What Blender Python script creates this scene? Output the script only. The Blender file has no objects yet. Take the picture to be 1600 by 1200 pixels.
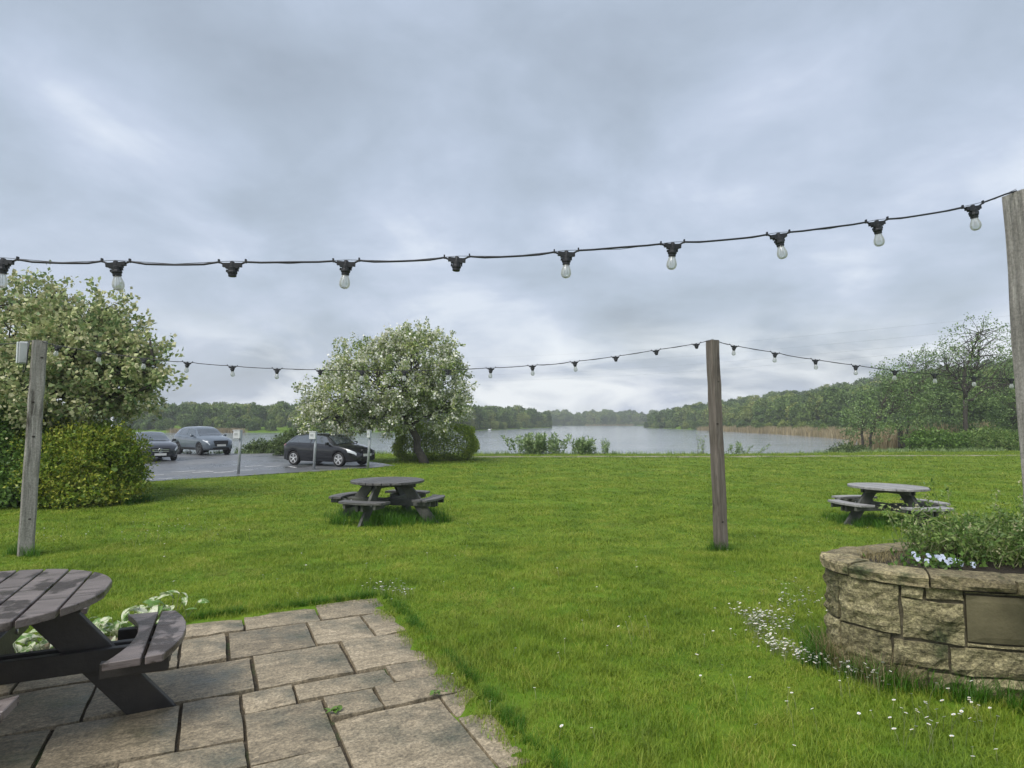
import bpy, bmesh, math, random
import numpy as np
from mathutils import Vector, Matrix, noise

R = math.radians
PI = math.pi
random.seed(7)
rng = np.random.default_rng(11)
scene = bpy.context.scene
COL = scene.collection

# ------------------------------------------------------------------ camera
F = 960.0                      # focal length in pixels of the 1600 px wide photograph
EYE = 1.70
PITCH = math.atan(60 / F)
cam_d = bpy.data.cameras.new('camera')
cam = bpy.data.objects.new('camera', cam_d)
COL.objects.link(cam)
cam.location = (0, 0, EYE)
cam.rotation_euler = (PI / 2 + PITCH, 0, 0)
cam_d.sensor_width = 36
cam_d.lens = F / 1600 * 36
cam_d.clip_start = 0.05
cam_d.clip_end = 6000
scene.camera = cam

# ------------------------------------------------------------------ sky, sun, exposure
SUN_EL, SUN_AZ = 55, 215       # high sun behind thick cloud, behind the camera to the left
w = bpy.data.worlds.new('World')
scene.world = w
w.use_nodes = True
nt = w.node_tree
nt.nodes.clear()


def N(tree, typ, **kw):
    n = tree.nodes.new(typ)
    for k, v in kw.items():
        if k == 'inp':
            for kk, vv in v.items():
                n.inputs[kk].default_value = vv
        else:
            setattr(n, k, v)
    return n


def ramp(tree, stops, interp='LINEAR'):
    n = tree.nodes.new('ShaderNodeValToRGB')
    cr = n.color_ramp
    cr.interpolation = interp
    while len(cr.elements) < len(stops):
        cr.elements.new(0.5)
    for e, (p, c) in zip(cr.elements, stops):
        e.position = p
        e.color = (*c, 1) if len(c) == 3 else c
    return n


def g3(v):
    return (v, v, v)


L = nt.links.new
sky = N(nt, 'ShaderNodeTexSky', sky_type='NISHITA', sun_disc=False)
sky.sun_elevation = R(SUN_EL)
sky.sun_rotation = R(SUN_AZ)
sky.air_density = 1.5
sky.dust_density = 4.0
skys = N(nt, 'ShaderNodeVectorMath', operation='SCALE', inp={'Scale': 0.10})
L(sky.outputs[0], skys.inputs[0])
tc = N(nt, 'ShaderNodeTexCoord')
sep = N(nt, 'ShaderNodeSeparateXYZ')
L(tc.outputs['Generated'], sep.inputs[0])
zc = N(nt, 'ShaderNodeMath', operation='MAXIMUM', inp={1: 0.0})
L(sep.outputs[2], zc.inputs[0])
za = N(nt, 'ShaderNodeMath', operation='ADD', inp={1: 0.32})
L(zc.outputs[0], za.inputs[0])
dx = N(nt, 'ShaderNodeMath', operation='DIVIDE'); L(sep.outputs[0], dx.inputs[0]); L(za.outputs[0], dx.inputs[1])
dy = N(nt, 'ShaderNodeMath', operation='DIVIDE'); L(sep.outputs[1], dy.inputs[0]); L(za.outputs[0], dy.inputs[1])
cmb = N(nt, 'ShaderNodeCombineXYZ', inp={2: 3.7}); L(dx.outputs[0], cmb.inputs[0]); L(dy.outputs[0], cmb.inputs[1])
n1 = N(nt, 'ShaderNodeTexNoise', inp={'Scale': 1.6, 'Detail': 6.0, 'Roughness': 0.55, 'Distortion': 0.4})
n2 = N(nt, 'ShaderNodeTexNoise', inp={'Scale': 3.2, 'Detail': 7.0, 'Roughness': 0.58, 'Distortion': 0.3})
L(cmb.outputs[0], n1.inputs['Vector']); L(cmb.outputs[0], n2.inputs['Vector'])
mixn = N(nt, 'ShaderNodeMath', operation='MULTIPLY_ADD', inp={1: 0.50})
L(n2.outputs[0], mixn.inputs[0]); L(n1.outputs[0], mixn.inputs[2])
cr = ramp(nt, [(0.48, (0.168, 0.196, 0.234)), (0.64, (0.202, 0.236, 0.284)), (0.76, (0.234, 0.270, 0.330)), (0.86, (0.272, 0.306, 0.372)), (0.97, (0.35, 0.38, 0.43))])
L(mixn.outputs[0], cr.inputs[0])
# thinner cloud low over the horizon: paler breaks
lowr = ramp(nt, [(0.0, g3(1.0)), (0.06, g3(0.9)), (0.19, g3(0.0))], 'EASE')
L(zc.outputs[0], lowr.inputs[0])
n3v = N(nt, 'ShaderNodeMapping', inp={'Scale': (5.0, 5.0, 16.0)})
L(tc.outputs['Generated'], n3v.inputs[0])
n3 = N(nt, 'ShaderNodeTexNoise', inp={'Scale': 1.0, 'Detail': 7.0, 'Roughness': 0.55, 'Distortion': 0.5})
L(n3v.outputs[0], n3.inputs['Vector'])
brk = ramp(nt, [(0.42, g3(0.05)), (0.62, g3(1.0))])
L(n3.outputs[0], brk.inputs[0])
lowm = N(nt, 'ShaderNodeMath', operation='MULTIPLY'); L(lowr.outputs[0], lowm.inputs[0]); L(brk.outputs[0], lowm.inputs[1])
mx = N(nt, 'ShaderNodeMix', data_type='RGBA')
L(lowm.outputs[0], mx.inputs[0]); L(cr.outputs[0], mx.inputs[6])
mx.inputs[7].default_value = (0.52, 0.54, 0.55, 1)
mx2 = N(nt, 'ShaderNodeMix', data_type='RGBA', inp={0: 0.10})
L(mx.outputs[2], mx2.inputs[6]); L(skys.outputs[0], mx2.inputs[7])
bg = N(nt, 'ShaderNodeBackground', inp={'Strength': 1.0})
L(mx2.outputs[2], bg.inputs[0])
wo = N(nt, 'ShaderNodeOutputWorld')
L(bg.outputs[0], wo.inputs[0])

sun_d = bpy.data.lights.new('sun', 'SUN')
sun_d.energy = 1.5
sun_d.angle = R(35)
sun_d.color = (1.0, 0.97, 0.92)
sun = bpy.data.objects.new('sun', sun_d)
COL.objects.link(sun)
_d = Vector((math.sin(R(SUN_AZ)) * math.cos(R(SUN_EL)), math.cos(R(SUN_AZ)) * math.cos(R(SUN_EL)), math.sin(R(SUN_EL))))
sun.rotation_euler = _d.to_track_quat('Z', 'Y').to_euler()
sun.location = (0, -20, 40)

scene.view_settings.view_transform = 'Standard'
scene.view_settings.look = 'None'
scene.view_settings.exposure = 1.15
scene.view_settings.gamma = 1.0
scene.view_settings.use_curve_mapping = False
scene.cycles.max_bounces = 6
scene.cycles.transparent_max_bounces = 12
scene.cycles.volume_bounces = 0


# ------------------------------------------------------------------ tags
def tag(o, label, cat, group=None):
    o['label'] = label
    o['category'] = cat
    if group:
        o['group'] = group
    return o


def struct(o):
    o['kind'] = 'structure'
    return o


def stuff(o, label=None, cat=None):
    o['kind'] = 'stuff'
    if label:
        o['label'] = label
        o['category'] = cat
    return o


def empty(name, loc=(0, 0, 0), rz=0, parent=None):
    o = bpy.data.objects.new(name, None)
    o.empty_display_size = 0.1
    COL.objects.link(o)
    o.location = loc
    o.rotation_euler = (0, 0, rz)
    if parent:
        o.parent = parent
    return o


# ------------------------------------------------------------------ mesh helpers
class MB:
    def __init__(s):
        s.v = []
        s.f = []

    def add(s, vs, fs):
        b = len(s.v)
        s.v += [tuple(x) for x in vs]
        s.f += [tuple(i + b for i in f) for f in fs]
        return s

    def box(s, c, size, M=None):
        x, y, z = (k / 2 for k in size)
        vs = [Vector((a, b, d)) for a in (-x, x) for b in (-y, y) for d in (-z, z)]
        if M:
            vs = [M @ q for q in vs]
        c = Vector(c)
        return s.add([q + c for q in vs], [(0, 1, 3, 2), (4, 6, 7, 5), (0, 4, 5, 1), (2, 3, 7, 6), (0, 2, 6, 4), (1, 5, 7, 3)])

    def beam(s, a, b, wd, ht, up=(0, 0, 1)):
        a, b = Vector(a), Vector(b)
        d = (b - a).normalized()
        sd = d.cross(Vector(up)).normalized()
        u = sd.cross(d)
        vs = []
        for p in (a, b):
            for q, r in ((-1, -1), (1, -1), (1, 1), (-1, 1)):
                vs.append(p + sd * q * wd / 2 + u * r * ht / 2)
        return s.add(vs, [(0, 3, 2, 1), (4, 5, 6, 7), (0, 1, 5, 4), (1, 2, 6, 5), (2, 3, 7, 6), (3, 0, 4, 7)])

    def tube(s, pts, rad, n=8, cap=True):
        pts = [Vector(p) for p in pts]
        if not hasattr(rad, '__len__'):
            rad = [rad] * len(pts)
        ring = []
        prev = None
        for i, p in enumerate(pts):
            d = (pts[min(i + 1, len(pts) - 1)] - pts[max(i - 1, 0)]).normalized()
            ref = Vector((0, 0, 1)) if abs(d.z) < .9 else Vector((1, 0, 0))
            if prev is not None:
                a = (prev - d * prev.dot(d))
                a = a.normalized() if a.length > 1e-4 else d.cross(ref).normalized()
            else:
                a = d.cross(ref).normalized()
            prev = a
            b = d.cross(a)
            ring.append([p + (a * math.cos(2 * PI * k / n) + b * math.sin(2 * PI * k / n)) * rad[i] for k in range(n)])
        vs = [q for r_ in ring for q in r_]
        fs = []
        for i in range(len(pts) - 1):
            for k in range(n):
                k2 = (k + 1) % n
                fs.append((i * n + k, i * n + k2, (i + 1) * n + k2, (i + 1) * n + k))
        if cap:
            fs.append(tuple(range(n - 1, -1, -1)))
            fs.append(tuple((len(pts) - 1) * n + k for k in range(n)))
        return s.add(vs, fs)

    def lathe(s, prof, n=16, M=None, c=(0, 0, 0)):
        vs = []
        for (r, z) in prof:
            for k in range(n):
                q = Vector((r * math.cos(2 * PI * k / n), r * math.sin(2 * PI * k / n), z))
                if M:
                    q = M @ q
                vs.append(q + Vector(c))
        fs = []
        for i in range(len(prof) - 1):
            for k in range(n):
                k2 = (k + 1) % n
                fs.append((i * n + k, i * n + k2, (i + 1) * n + k2, (i + 1) * n + k))
        fs.append(tuple(range(n - 1, -1, -1)))
        fs.append(tuple((len(prof) - 1) * n + k for k in range(n)))
        return s.add(vs, fs)

    def prism(s, pts, z0, z1):
        n = len(pts)
        vs = [(x, y, z0) for x, y in pts] + [(x, y, z1) for x, y in pts]
        fs = [tuple(range(n - 1, -1, -1)), tuple(range(n, 2 * n))]
        fs += [(i, (i + 1) % n, n + (i + 1) % n, n + i) for i in range(n)]
        return s.add(vs, fs)

    def build(s, name, mat, parent=None, smooth=False, bevel=0.0, fix=True):
        me = bpy.data.meshes.new(name)
        me.from_pydata(s.v, [], s.f)
        if fix or bevel:
            bm = bmesh.new()
            bm.from_mesh(me)
            bmesh.ops.recalc_face_normals(bm, faces=bm.faces)
            if bevel:
                es = [e for e in bm.edges if len(e.link_faces) == 2 and e.calc_face_angle(0) > 0.5]
                bmesh.ops.bevel(bm, geom=es, offset=bevel, segments=1, affect='EDGES', clamp_overlap=True)
            bm.to_mesh(me)
            bm.free()
        if smooth:
            me.polygons.foreach_set('use_smooth', [True] * len(me.polygons))
        me.materials.append(mat)
        o = bpy.data.objects.new(name, me)
        COL.objects.link(o)
        if parent:
            o.parent = parent
        return o


def np_mesh(name, V, Fq, mat, parent=None, smooth=False, link=True):
    """V (n,3), Fq (m,k) -> one mesh object"""
    V = np.asarray(V, dtype=np.float32)
    Fq = np.asarray(Fq, dtype=np.int32)
    me = bpy.data.meshes.new(name)
    m, k = Fq.shape
    me.vertices.add(len(V))
    me.vertices.foreach_set('co', V.ravel())
    me.loops.add(m * k)
    me.loops.foreach_set('vertex_index', Fq.ravel())
    me.polygons.add(m)
    me.polygons.foreach_set('loop_start', np.arange(0, m * k, k, dtype=np.int32))
    me.polygons.foreach_set('loop_total', np.full(m, k, dtype=np.int32))
    if smooth:
        me.polygons.foreach_set('use_smooth', np.ones(m, dtype=bool))
    me.update(calc_edges=True)
    me.validate()
    me.materials.append(mat)
    o = bpy.data.objects.new(name, me)
    if link:
        COL.objects.link(o)
    if parent:
        o.parent = parent
    return o


def copy_tree(o, parent=None):
    c = o.copy()
    COL.objects.link(c)
    c.parent = parent
    for ch in [k for k in COL.objects if k.parent == o]:
        copy_tree(ch, c)
    return c


# ------------------------------------------------------------------ materials
MATS = {}


def mat(name, stops, rough=0.8, scale=4.0, detail=6.0, bump=0.0, bscale=30.0, stretch=(1, 1, 1), coord='Object',
        rrange=None, spec=0.5, metal=0.0, island=0.0, objrand=0.0, coat=0.0, transl=0.0, streak=None, nrough=0.6, bdist=0.02, speck=None):
    """procedural principled material: noise driven colour ramp, bump, optional per-leaf / per-object variation"""
    m = bpy.data.materials.new(name)
    m.use_nodes = True
    t = m.node_tree
    t.nodes.clear()
    k = t.links.new
    out = N(t, 'ShaderNodeOutputMaterial')
    p = N(t, 'ShaderNodeBsdfPrincipled', inp={'Roughness': rough, 'Metallic': metal, 'Specular IOR Level': spec, 'Coat Weight': coat})
    geo = N(t, 'ShaderNodeNewGeometry')
    if coord == 'World':
        src = geo.outputs['Position']
    else:
        src = N(t, 'ShaderNodeTexCoord').outputs['Object']
    mp = N(t, 'ShaderNodeMapping', inp={'Scale': stretch})
    k(src, mp.inputs[0])
    if objrand and coord != 'World':
        oi = N(t, 'ShaderNodeObjectInfo')
        ml = N(t, 'ShaderNodeMath', operation='MULTIPLY', inp={1: 37.0})
        k(oi.outputs['Random'], ml.inputs[0])
        k(ml.outputs[0], mp.inputs['Location'])
    nz = N(t, 'ShaderNodeTexNoise', inp={'Scale': scale, 'Detail': detail, 'Roughness': nrough})
    k(mp.outputs[0], nz.inputs['Vector'])
    fac = nz.outputs[0]
    if island:
        a = N(t, 'ShaderNodeMath', operation='SUBTRACT', inp={1: 0.5}); k(geo.outputs['Random Per Island'], a.inputs[0])
        b = N(t, 'ShaderNodeMath', operation='MULTIPLY_ADD', inp={1: island}); k(a.outputs[0], b.inputs[0]); k(fac, b.inputs[2])
        fac = b.outputs[0]
    if objrand:
        oi = N(t, 'ShaderNodeObjectInfo')
        a = N(t, 'ShaderNodeMath', operation='SUBTRACT', inp={1: 0.5}); k(oi.outputs['Random'], a.inputs[0])
        b = N(t, 'ShaderNodeMath', operation='MULTIPLY_ADD', inp={1: objrand}); k(a.outputs[0], b.inputs[0]); k(fac, b.inputs[2])
        fac = b.outputs[0]
    rp = ramp(t, stops)
    k(fac, rp.inputs[0])
    colr = rp.outputs[0]
    if streak:                                   # second layer of stains with a shape of their own: (scale, lo, hi, colour, stretch)
        sm = N(t, 'ShaderNodeMapping', inp={'Scale': streak[4], 'Location': (3.1, 1.7, 0.4)}); k(src, sm.inputs[0])
        sn = N(t, 'ShaderNodeTexNoise', inp={'Scale': streak[0], 'Detail': 5.0, 'Roughness': 0.6}); k(sm.outputs[0], sn.inputs['Vector'])
        sr = ramp(t, [(streak[1], g3(0)), (streak[2], g3(1))]); k(sn.outputs[0], sr.inputs[0])
        mm = N(t, 'ShaderNodeMix', data_type='RGBA'); k(sr.outputs[0], mm.inputs[0]); k(colr, mm.inputs[6])
        mm.inputs[7].default_value = (*streak[3], 1)
        colr = mm.outputs[2]
        if len(streak) > 5:                      # stained = wetter: smoother
            rr = N(t, 'ShaderNodeMapRange', inp={'From Min': 0.0, 'From Max': 1.0, 'To Min': rough, 'To Max': streak[5]})
            k(sr.outputs[0], rr.inputs[0]); k(rr.outputs[0], p.inputs['Roughness'])
    if speck:                                    # fine grain: (scale, darkest, lightest)
        sn2 = N(t, 'ShaderNodeTexNoise', inp={'Scale': speck[0], 'Detail': 4.0, 'Roughness': 0.8}); k(src, sn2.inputs['Vector'])
        sr2 = ramp(t, [(0.36, g3(speck[1])), (0.5, g3(1.0)), (0.66, g3(speck[2]))]); k(sn2.outputs[0], sr2.inputs[0])
        mu = N(t, 'ShaderNodeMix', data_type='RGBA', blend_type='MULTIPLY', inp={0: 1.0}); k(colr, mu.inputs[6]); k(sr2.outputs[0], mu.inputs[7])
        colr = mu.outputs[2]
    k(colr, p.inputs['Base Color'])
    if rrange:
        rr = N(t, 'ShaderNodeMapRange', inp={'From Min': 0.35, 'From Max': 0.65, 'To Min': rrange[0], 'To Max': rrange[1]})
        k(nz.outputs[0], rr.inputs[0]); k(rr.outputs[0], p.inputs['Roughness'])
    if bump:
        bn = N(t, 'ShaderNodeTexNoise', inp={'Scale': bscale, 'Detail': 6.0, 'Roughness': 0.65})
        k(mp.outputs[0], bn.inputs['Vector'])
        bp = N(t, 'ShaderNodeBump', inp={'Strength': bump, 'Distance': bdist})
        k(bn.outputs[0], bp.inputs['Height']); k(bp.outputs[0], p.inputs['Normal'])
    sh = p.outputs[0]
    if transl:
        tr = N(t, 'ShaderNodeBsdfTranslucent'); k(colr, tr.inputs[0])
        ms = N(t, 'ShaderNodeMixShader', inp={0: transl}); k(sh, ms.inputs[1]); k(tr.outputs[0], ms.inputs[2])
        sh = ms.outputs[0]
    k(sh, out.inputs[0])
    MATS[name] = m
    return m


def flat(name, c, rough=0.5, metal=0.0, coat=0.0, spec=0.5):
    a = tuple(x * 0.85 for x in c)
    return mat(name, [(0.3, a), (0.7, c)], rough=rough, metal=metal, coat=coat, spec=spec, scale=9)


M_ground = mat('lawn_soil', [(0.3, (0.064, 0.122, 0.011)), (0.5, (0.100, 0.180, 0.015)), (0.7, (0.155, 0.209, 0.022))], rough=0.95, scale=1.3, coord='World', bump=0.6, bscale=26, spec=0.1)
M_grass = mat('grass_blade', [(0.28, (0.110, 0.184, 0.018)), (0.45, (0.186, 0.279, 0.024)), (0.6, (0.265, 0.337, 0.033)), (0.8, (0.415, 0.404, 0.098))], rough=0.55, scale=1.1, detail=6, nrough=0.7, coord='World', island=0.25, objrand=0.2, transl=0.3, spec=0.25, streak=(0.55, 0.56, 0.80, (0.25, 0.28, 0.050), (1, 1, 1)))
M_longgrass = mat('long_grass_blade', [(0.3, (0.038, 0.119, 0.008)), (0.7, (0.098, 0.231, 0.016))], rough=0.5, scale=2, coord='World', island=0.3, transl=0.3, spec=0.25)
M_drygrass = mat('dry_grass_blade', [(0.3, (0.20, 0.17, 0.07)), (0.7, (0.36, 0.30, 0.15))], rough=0.7, scale=2, coord='World', island=0.4, transl=0.25)
M_reed = mat('reed_blade', [(0.25, (0.20, 0.165, 0.085)), (0.5, (0.34, 0.27, 0.145)), (0.75, (0.42, 0.35, 0.21))], rough=0.8, scale=0.06, coord='World', island=0.45, transl=0.2)
M_flag = mat('sandstone_flag', [(0.30, (0.118, 0.097, 0.063)), (0.44, (0.215, 0.175, 0.114)), (0.56, (0.299, 0.243, 0.160)), (0.72, (0.464, 0.382, 0.264))], rough=0.62, scale=7.0, detail=12, stretch=(1.0, 2.2, 1), bump=0.9, bscale=14, objrand=0.16, nrough=0.78, bdist=0.012, speck=(55, 0.55, 1.6),
             streak=(1.9, 0.50, 0.72, (0.078, 0.078, 0.050), (1, 1, 1), 0.24))
M_joint = mat('joint_sand', [(0.3, (0.035, 0.028, 0.017)), (0.7, (0.096, 0.074, 0.045))], rough=0.95, scale=30, bump=0.8, bscale=60, coord='World',
              streak=(2.2, 0.58, 0.66, (0.05, 0.08, 0.02), (1, 1, 1)))
M_stone = mat('walling_stone', [(0.30, (0.091, 0.081, 0.041)), (0.45, (0.197, 0.173, 0.090)), (0.58, (0.303, 0.267, 0.146)), (0.75, (0.494, 0.443, 0.266))], rough=0.9, scale=9, detail=12, stretch=(1, 1, 1.8), bump=1.0, bscale=22, objrand=0.16, coord='World', nrough=0.75, bdist=0.03, speck=(45, 0.45, 1.8),
              streak=(4.0, 0.55, 0.70, (0.042, 0.050, 0.018), (1, 1, 0.7)))
M_coping = mat('coping_stone', [(0.25, (0.092, 0.075, 0.042)), (0.5, (0.198, 0.166, 0.091)), (0.75, (0.358, 0.304, 0.167))], rough=0.9, scale=6, detail=9, stretch=(1, 1, 2.5), bump=0.9, bscale=18, coord='World', objrand=0.2, nrough=0.68, speck=(45, 0.45, 1.7),
               streak=(5.0, 0.55, 0.68, (0.05, 0.06, 0.022), (1, 1, 1)))
M_mortar = mat('mortar', [(0.3, (0.072, 0.062, 0.039)), (0.7, (0.169, 0.150, 0.098))], rough=0.95, scale=12, bump=0.8, bscale=40, coord='World')
M_plaque = mat('plaque_stone', [(0.3, (0.094, 0.083, 0.043)), (0.7, (0.149, 0.130, 0.071))], rough=0.85, scale=7, detail=8, bump=0.3, bscale=40, coord='World')
M_earth = mat('planter_earth', [(0.3, (0.02, 0.016, 0.01)), (0.7, (0.055, 0.042, 0.028))], rough=0.95, scale=14, bump=0.9, bscale=30, coord='World')
M_dark = mat('stained_plank', [(0.3, (0.096, 0.079, 0.074)), (0.5, (0.158, 0.132, 0.123)), (0.72, (0.230, 0.194, 0.178))], rough=0.38, scale=2.6, detail=7, stretch=(1, 9, 9), bump=0.3, bscale=9, objrand=0.12, spec=0.5, rrange=(0.24, 0.5),
             streak=(4.2, 0.54, 0.59, (0.045, 0.034, 0.028), (1, 0.7, 1), 0.08))
M_darkleg = mat('stained_beam', [(0.3, (0.014, 0.013, 0.012)), (0.7, (0.038, 0.033, 0.028))], rough=0.5, scale=3, detail=7, stretch=(1, 1, 1), bump=0.3, bscale=18, objrand=0.1)
M_weath = mat('weathered_plank', [(0.25, (0.130, 0.127, 0.121)), (0.5, (0.260, 0.254, 0.243)), (0.75, (0.429, 0.416, 0.405))], rough=0.7, scale=3, detail=8, stretch=(1.2, 12, 12), bump=0.5, bscale=9, objrand=0.2, rrange=(0.4, 0.75))
M_weathd = mat('damp_weathered_plank', [(0.25, (0.050, 0.048, 0.046)), (0.5, (0.10, 0.096, 0.092)), (0.75, (0.18, 0.172, 0.165))], rough=0.6, scale=3, detail=8, stretch=(1.2, 12, 12), bump=0.5, bscale=9, objrand=0.2, rrange=(0.35, 0.7))
M_weathleg = mat('weathered_beam', [(0.25, (0.035, 0.038, 0.033)), (0.5, (0.075, 0.078, 0.068)), (0.75, (0.14, 0.14, 0.12))], rough=0.8, scale=4, detail=8, bump=0.5, bscale=14, objrand=0.2)
M_post = mat('weathered_post', [(0.25, (0.135, 0.124, 0.111)), (0.48, (0.257, 0.240, 0.216)), (0.75, (0.419, 0.394, 0.358))], rough=0.85, scale=5, detail=9, stretch=(7, 7, 0.5), bump=0.6, bscale=7, nrough=0.65,
             streak=(3.0, 0.58, 0.66, (0.07, 0.06, 0.048), (2.2, 2.2, 0.45)), speck=(60, .7, 1.3))
M_postbrown = mat('brown_post', [(0.25, (0.061, 0.048, 0.040)), (0.48, (0.127, 0.106, 0.088)), (0.75, (0.220, 0.191, 0.165))], rough=0.85, scale=5, detail=9, stretch=(7, 7, 0.5), bump=0.6, bscale=7, nrough=0.65,
                  streak=(2.6, 0.56, 0.66, (0.040, 0.032, 0.026), (2.2, 2.2, 0.5)))
M_knot = flat('knot_wood', (0.035, 0.028, 0.022), 0.9)
M_cable = flat('black_rubber', (0.012, 0.013, 0.015), 0.5)
M_wire = flat('steel_wire', (0.10, 0.105, 0.11), 0.45, metal=0.6)
M_boxw = mat('grey_plastic', [(0.3, (0.36, 0.37, 0.37)), (0.7, (0.47, 0.48, 0.48))], rough=0.5, scale=6, streak=(3, .6, .7, (0.25, 0.26, 0.24), (1, 1, .4)))
M_white = mat('white_plastic', [(0.3, (0.58, 0.60, 0.60)), (0.7, (0.72, 0.73, 0.73))], rough=0.45, scale=6)
M_galv = mat('galvanised_steel', [(0.3, (0.30, 0.32, 0.33)), (0.7, (0.46, 0.48, 0.49))], rough=0.45, metal=0.35, scale=12)
M_asph = mat('wet_asphalt', [(0.3, (0.061, 0.064, 0.068)), (0.5, (0.109, 0.112, 0.116)), (0.7, (0.174, 0.176, 0.177))], rough=0.5, scale=0.35, detail=9, coord='World', bump=0.3, bscale=40, rrange=(0.2, 0.6), stretch=(1, 1, 1), nrough=0.6, speck=(6, .75, 1.3))
M_paint = mat('road_paint', [(0.3, (0.495, 0.495, 0.473)), (0.6, (0.800, 0.800, 0.792))], rough=0.6, scale=8, coord='World')
M_gravel = mat('gravel_track', [(0.3, (0.12, 0.12, 0.06)), (0.5, (0.22, 0.20, 0.13)), (0.7, (0.36, 0.33, 0.25))], rough=0.95, scale=1.2, detail=9, coord='World', bump=0.7, bscale=25)
M_bark = mat('bark', [(0.3, (0.035, 0.030, 0.024)), (0.7, (0.105, 0.092, 0.075))], rough=0.9, scale=8, stretch=(3, 3, 0.6), bump=0.8, bscale=12)
M_hawl = mat('hawthorn_leaf', [(0.25, (0.149, 0.227, 0.081)), (0.5, (0.293, 0.373, 0.130)), (0.8, (0.546, 0.574, 0.229))], rough=0.5, scale=1.4, coord='World', island=0.45, transl=0.25, spec=0.35)
M_blos = mat('may_blossom', [(0.2, (0.550, 0.550, 0.396)), (0.6, (0.800, 0.800, 0.682)), (0.9, (0.800, 0.800, 0.800))], rough=0.7, scale=2, coord='World', island=0.6, transl=0.2)
M_lefl = mat('whitebeam_leaf', [(0.25, (0.144, 0.223, 0.093)), (0.5, (0.294, 0.374, 0.151)), (0.8, (0.620, 0.625, 0.316))], rough=0.5, scale=1.2, coord='World', island=0.5, transl=0.25, spec=0.35)
M_budl = mat('buff_bud', [(0.2, (0.359, 0.345, 0.166)), (0.8, (0.649, 0.621, 0.386))], rough=0.7, scale=2, coord='World', island=0.6, transl=0.2)
M_hedy = mat('golden_hedge_leaf', [(0.25, (0.110, 0.188, 0.023)), (0.5, (0.220, 0.305, 0.033)), (0.82, (0.498, 0.492, 0.076))], rough=0.45, scale=1.6, coord='World', island=0.55, transl=0.3, spec=0.35)
M_hedg = mat('green_hedge_leaf', [(0.25, (0.072, 0.145, 0.029)), (0.5, (0.130, 0.235, 0.044)), (0.8, (0.223, 0.352, 0.073))], rough=0.45, scale=1.6, coord='World', island=0.5, transl=0.3, spec=0.35)
M_hedc = mat('clipped_hedge_leaf', [(0.25, (0.157, 0.236, 0.032)), (0.5, (0.299, 0.404, 0.053)), (0.8, (0.546, 0.604, 0.101))], rough=0.5, scale=1.8, coord='World', island=0.5, transl=0.25, spec=0.3)
M_bush = mat('bramble_leaf', [(0.25, (0.045, 0.081, 0.022)), (0.5, (0.087, 0.137, 0.036)), (0.8, (0.158, 0.217, 0.063))], rough=0.55, scale=1.2, coord='World', island=0.5, transl=0.2)
M_willow = mat('willow_leaf', [(0.25, (0.132, 0.212, 0.075)), (0.5, (0.220, 0.312, 0.115)), (0.8, (0.369, 0.473, 0.203))], rough=0.5, scale=1.2, coord='World', island=0.5, transl=0.3)
M_alder = mat('alder_leaf', [(0.25, (0.089, 0.157, 0.055)), (0.5, (0.164, 0.252, 0.085)), (0.8, (0.284, 0.383, 0.126))], rough=0.5, scale=0.5, coord='World', island=0.4, transl=0.2)
M_wood1 = mat('woodland_leaf', [(0.25, (0.069, 0.118, 0.034)), (0.48, (0.116, 0.185, 0.050)), (0.62, (0.178, 0.246, 0.066)), (0.82, (0.304, 0.330, 0.090))], rough=0.7, scale=0.035, detail=5, coord='World', island=0.12, objrand=0.35, transl=0.1, spec=0.2)
M_weed = mat('weed_leaf', [(0.25, (0.092, 0.175, 0.037)), (0.5, (0.173, 0.280, 0.059)), (0.8, (0.324, 0.403, 0.126))], rough=0.5, scale=4, coord='World', island=0.5, transl=0.3)
M_stalk = mat('weed_stalk', [(0.3, (0.13, 0.16, 0.06)), (0.7, (0.27, 0.27, 0.14))], rough=0.7, scale=4, coord='World', island=0.5)
M_petal = mat('white_petal', [(0.3, (0.70, 0.70, 0.68)), (0.7, (0.82, 0.82, 0.80))], rough=0.6, scale=20, transl=0.2)
M_yellow = flat('flower_eye', (0.65, 0.42, 0.03), 0.7)
M_pansy = mat('pansy_petal', [(0.3, (0.42, 0.50, 0.72)), (0.7, (0.72, 0.76, 0.86))], rough=0.6, scale=25, coord='World', transl=0.2)
M_hosta = mat('cream_edged_leaf', [(0.40, (0.13, 0.25, 0.05)), (0.50, (0.42, 0.50, 0.26)), (0.58, (0.66, 0.68, 0.50))], rough=0.4, scale=22, detail=2, objrand=0.25, transl=0.25)
M_tyre = flat('tyre_rubber', (0.014, 0.014, 0.015), 0.8)
M_alloy = flat('alloy', (0.72, 0.73, 0.74), 0.35, metal=0.4)
M_darkalloy = flat('grey_alloy', (0.16, 0.165, 0.17), 0.35, metal=0.7)
M_black = flat('black_paint', (0.005, 0.006, 0.009), 0.3, coat=0.8, spec=0.4)
M_greyp = flat('grey_blue_paint', (0.115, 0.142, 0.172), 0.3, metal=0.2, coat=1.0)
M_navy = flat('dark_navy_paint', (0.016, 0.018, 0.026), 0.3, coat=1.0)
M_trim = flat('black_trim', (0.010, 0.010, 0.011), 0.45)
M_cglass = flat('car_glass', (0.060, 0.074, 0.085), 0.05, spec=1.0, coat=1.0)
M_lamp = flat('lamp_lens', (0.62, 0.66, 0.68), 0.12, coat=1.0)
M_tail = flat('tail_lens', (0.30, 0.02, 0.02), 0.15, coat=1.0)
M_chrome = flat('chrome', (0.75, 0.76, 0.77), 0.15, metal=1.0)
M_plate = flat('plate_white', (0.70, 0.70, 0.66), 0.4)
M_char = flat('plate_mark', (0.03, 0.03, 0.03), 0.5)
M_bolt = flat('bolt_zinc', (0.55, 0.55, 0.54), 0.3, metal=0.8)


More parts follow.
